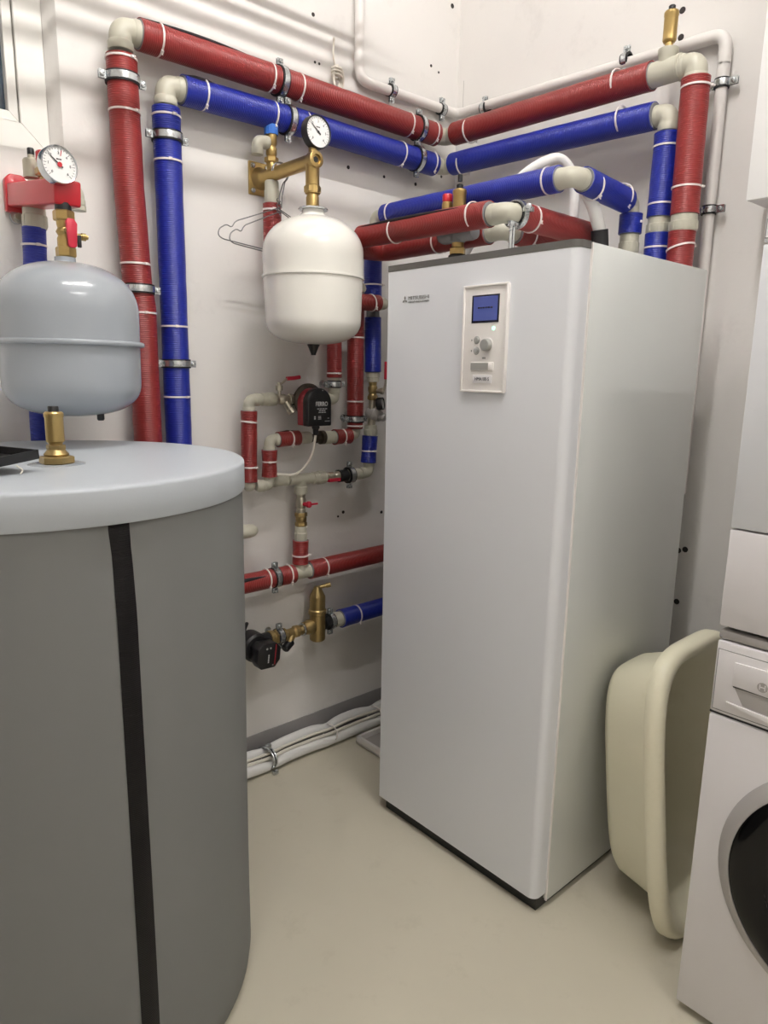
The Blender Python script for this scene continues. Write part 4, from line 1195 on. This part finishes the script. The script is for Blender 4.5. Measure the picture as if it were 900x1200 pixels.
# ------------------------------------------------------------------ cream wash tub on its side
TB = thing('wash_tub', (.36, -.2, 0), 'cream plastic wash tub standing on edge between cabinet and washer', 'tub')
s_ = .12
ty = -.290
def tub_pt(a, inset, dep, n=4.2):
    """rim plane: y = ty + s*z ; depth goes towards +y"""
    A, B = .218 - inset, .364 - inset
    c, sn = math.cos(a), math.sin(a)
    k = (abs(c) ** n + abs(sn) ** n) ** (-1 / n)
    x = .322 + A * c * k
    h = .364 + B * sn * k
    ax = V((0, s_, 1)).normalized()
    nn = V((0, 1, -s_)).normalized()
    return V((x, ty, 0)) + ax * h + nn * dep
def tub_sheet(prof, name, par, NN=120):
    q = MB()
    for (inset, dep, n) in prof:
        for k in range(NN):
            q.v.append(tub_pt(2 * math.pi * k / NN, inset, dep, n))
    for i in range(len(prof) - 1):
        for k in range(NN):
            k2 = (k + 1) % NN
            q.face([i * NN + k, i * NN + k2, (i + 1) * NN + k2, (i + 1) * NN + k])
    return q, NN
prof = [(.098, .188, 3.6), (.068, .055, 3.6), (.040, .014, 3.7), (.030, .005, 3.8), (.022, .001, 3.9), (.015, 0, 3.9), (.008, .003, 4.0), (.003, .010, 4.0), (0, .022, 4.0), (.0005, .040, 4.0), (.004, .043, 4.0), (.008, .040, 4.0), (.010, .022, 4.0),
        (.030, .018, 3.8), (.038, .026, 3.7), (.052, .060, 3.7), (.080, .178, 3.8), (.092, .194, 3.8), (.112, .199, 3.6)]
q, NN = tub_sheet(prof, 'tub', TB)
q.face([k for k in range(NN)])
q.face([(len(prof) - 1) * NN + k for k in reversed(range(NN))])
q.build('tub_shell', M_TUB, TB, ang=60)
for k in range(2):                      # moulded hand grips at the ends of the rim
    p = tub_pt(math.pi / 2 + math.pi * k, .012, .02, 4.0)
    MB().box(p, (.12, .03, .008)).build('hand_grip', M_TUB, TB, bevel=.003)

# ------------------------------------------------------------------ washing machine
WM = thing('washing_machine', (.32, -.654, 0), 'white front loading washing machine with dark round door at right edge', 'washing machine')
wy0, wy1, wx0, wx1 = -.954, -.354, .02, .60
MB().bx(wx0 + .02, wx1, wy0, wy1, .012, .845).build('body', M_APPL, WM, bevel=.004)
MB().bx(wx0, wx0 + .021, wy0 + .001, wy1 - .001, .020, .692).build('front_panel', M_APPL, WM, bevel=.005)
MB().bx(wx0, wx0 + .021, wy0 + .001, wy1 - .001, .697, .845).build('fascia', M_APPL, WM, bevel=.006)
MB().bx(wx0 - .0006, wx0 + .01, wy1 - .190, wy1 - .0055, .704, .829).build('drawer_gap', M_INK, WM)
DRW = MB().bx(wx0 - .0012, wx0 + .01, wy1 - .188, wy1 - .007, .7055, .8275).build('detergent_drawer', M_APPL, WM, bevel=.001)
MB().bx(wx0 + .006, wx0 + .018, wy0, wy1 + .0002, .6925, .6965).build('panel_gap', M_INKD, WM)
# drawer handle : raised pull plate with a grip hollow below
MB().prism([(-.0, .0), (.0, .047), (.120, .050), (.120, -.004)], (wx0 - .001, -.394, .764), (0, -1, 0), (0, 0, 1), .004).build('pull_plate', M_APPL, DRW, bevel=.001)
q = MB().prism([(0, 0), (.02, -.034), (.12, -.040), (.12, -.006)], (wx0 - .0013, -.396, .763), (0, -1, 0), (0, 0, 1), .0008)
q.build('grip_hollow', M_APPG, DRW, flat=True)
MB().prism([(.0, 0), (.10, -.002), (.10, -.022), (.0, -.02)], (wx0 - .0022, -.418, .755), (0, -1, 0), (0, 0, 1), .001).build('grip_back', M_APPG, DRW, flat=True)
MB().prism([(-.01, -.034), (.12, -.040), (.12, -.056), (.02, -.044)], (wx0 - .0022, -.396, .763), (0, -1, 0), (0, 0, 1), .005).build('grip_ledge', M_APPL, DRW, bevel=.001)
MB().bx(wx0 - .0026, wx0, -.52, -.395, .7605, .7625).build('shadow_gap', M_INKD, DRW)
lc = V((wx0 - .0052, -.4475, .7795))
o = MB().lathe(lc, (-1, 0, 0), [(.0092, 0), (.0096, .001), (.0088, .0014), (.0075, .001), (0, .001)], 26).build('maker_emblem', M_APPG, DRW)
MB().box(lc + V((-.0016, 0, 0)), (.0008, .0095, .0018)).build('emblem_bar', M_APPL, o)
for sg in (-1, 1):
    MB().box(lc + V((-.0016, sg * .0046, 0)), (.0008, .0018, .0105)).build('emblem_bar', M_APPL, o)
# door
dc = V((wx0, wy1 - .30, .422))
DO = MB().lathe(dc, (-1, 0, 0), [(.248, -.01), (.250, 0), (.247, .006), (.235, .016), (.226, .022), (.222, .022), (.220, .012)], 90).build('door_ring', M_APPG, WM, ang=35)
MB().lathe(dc, (-1, 0, 0), [(.2215, .010), (.2215, .020), (.212, .026), (.165, .030), (.155, .024)], 90).build('dark_trim', M_DGLASS, DO, ang=40)
MB().lathe(dc, (-1, 0, 0), [(.156, .022), (.150, .020), (.12, -.01), (0, -.03)], 60).build('porthole_glass', M_DGLASS, DO, ang=40)
MB().bx(wx0 + .03, wx1 - .02, wy0 + .02, wy1 - .02, .0, .014).build('plinth', M_RUB, WM)

# stacking bar and dryer
DR = thing('tumble_dryer', (.32, -.654, .853), 'white tumble dryer stacked on the washing machine', 'dryer')
MB().bx(wx0 + .03, wx1, wy0 + .004, wy1 - .006, .8455, .874).build('stacking_frame', M_RUB, DR)
MB().bx(wx0 + .004, wx0 + .031, wy0 + .004, wy1 - .001, .847, .8655).build('stacking_bar', M_APPG, DR, bevel=.005)
MB().bx(wx0 + .02, wx1, wy0, wy1, .8745, 1.72).build('body', M_APPL, DR, bevel=.004)
MB().bx(wx0, wx0 + .021, wy0 + .001, wy1 - .001, .8745, 1.0635).build('lower_panel', M_APPL, DR, bevel=.003)
MB().bx(wx0, wx0 + .021, wy0 + .001, wy1 - .001, 1.0665, 1.571).build('front_panel', M_UNIT, DR, bevel=.003)
o = MB().bx(wx0, wx0 + .021, wy0 + .001, wy1 - .001, 1.574, 1.72).build('fascia', M_UNIT, DR, bevel=.003)
MB().bx(wx0 - .001, wx0, -.49, -.357, 1.580, 1.612).build('drawer_outline', M_INK, o)
MB().bx(wx0 - .0016, wx0, -.489, -.3585, 1.5812, 1.6108).build('drawer_face', M_UNIT, o)
MB().lathe((wx0, wy1 - .30, 1.32), (-1, 0, 0), [(.226, -.01), (.228, 0), (.22, .012), (.205, .018), (.2, .016), (.0, .014)], 70).build('door', M_APPG, DR, ang=35)

# wall cabinet top right
CB = thing('wall_cabinet', (.68, -.4, 1.785), 'white wall cabinet hanging above the tumble dryer', 'cabinet')
MB().bx(.636, XB, -.75, -.070, 1.785, 2.62).build('carcass', M_APPL, CB)
MB().bx(.615, .635, -.408, -.069, 1.784, 2.62).build('door', M_CAB, CB, bevel=.0015)
MB().bx(.615, .635, -.75, -.411, 1.784, 2.62).build('door', M_CAB, CB, bevel=.0015)

for o in bpy.data.objects:
    if '_org' in o: del o['_org']
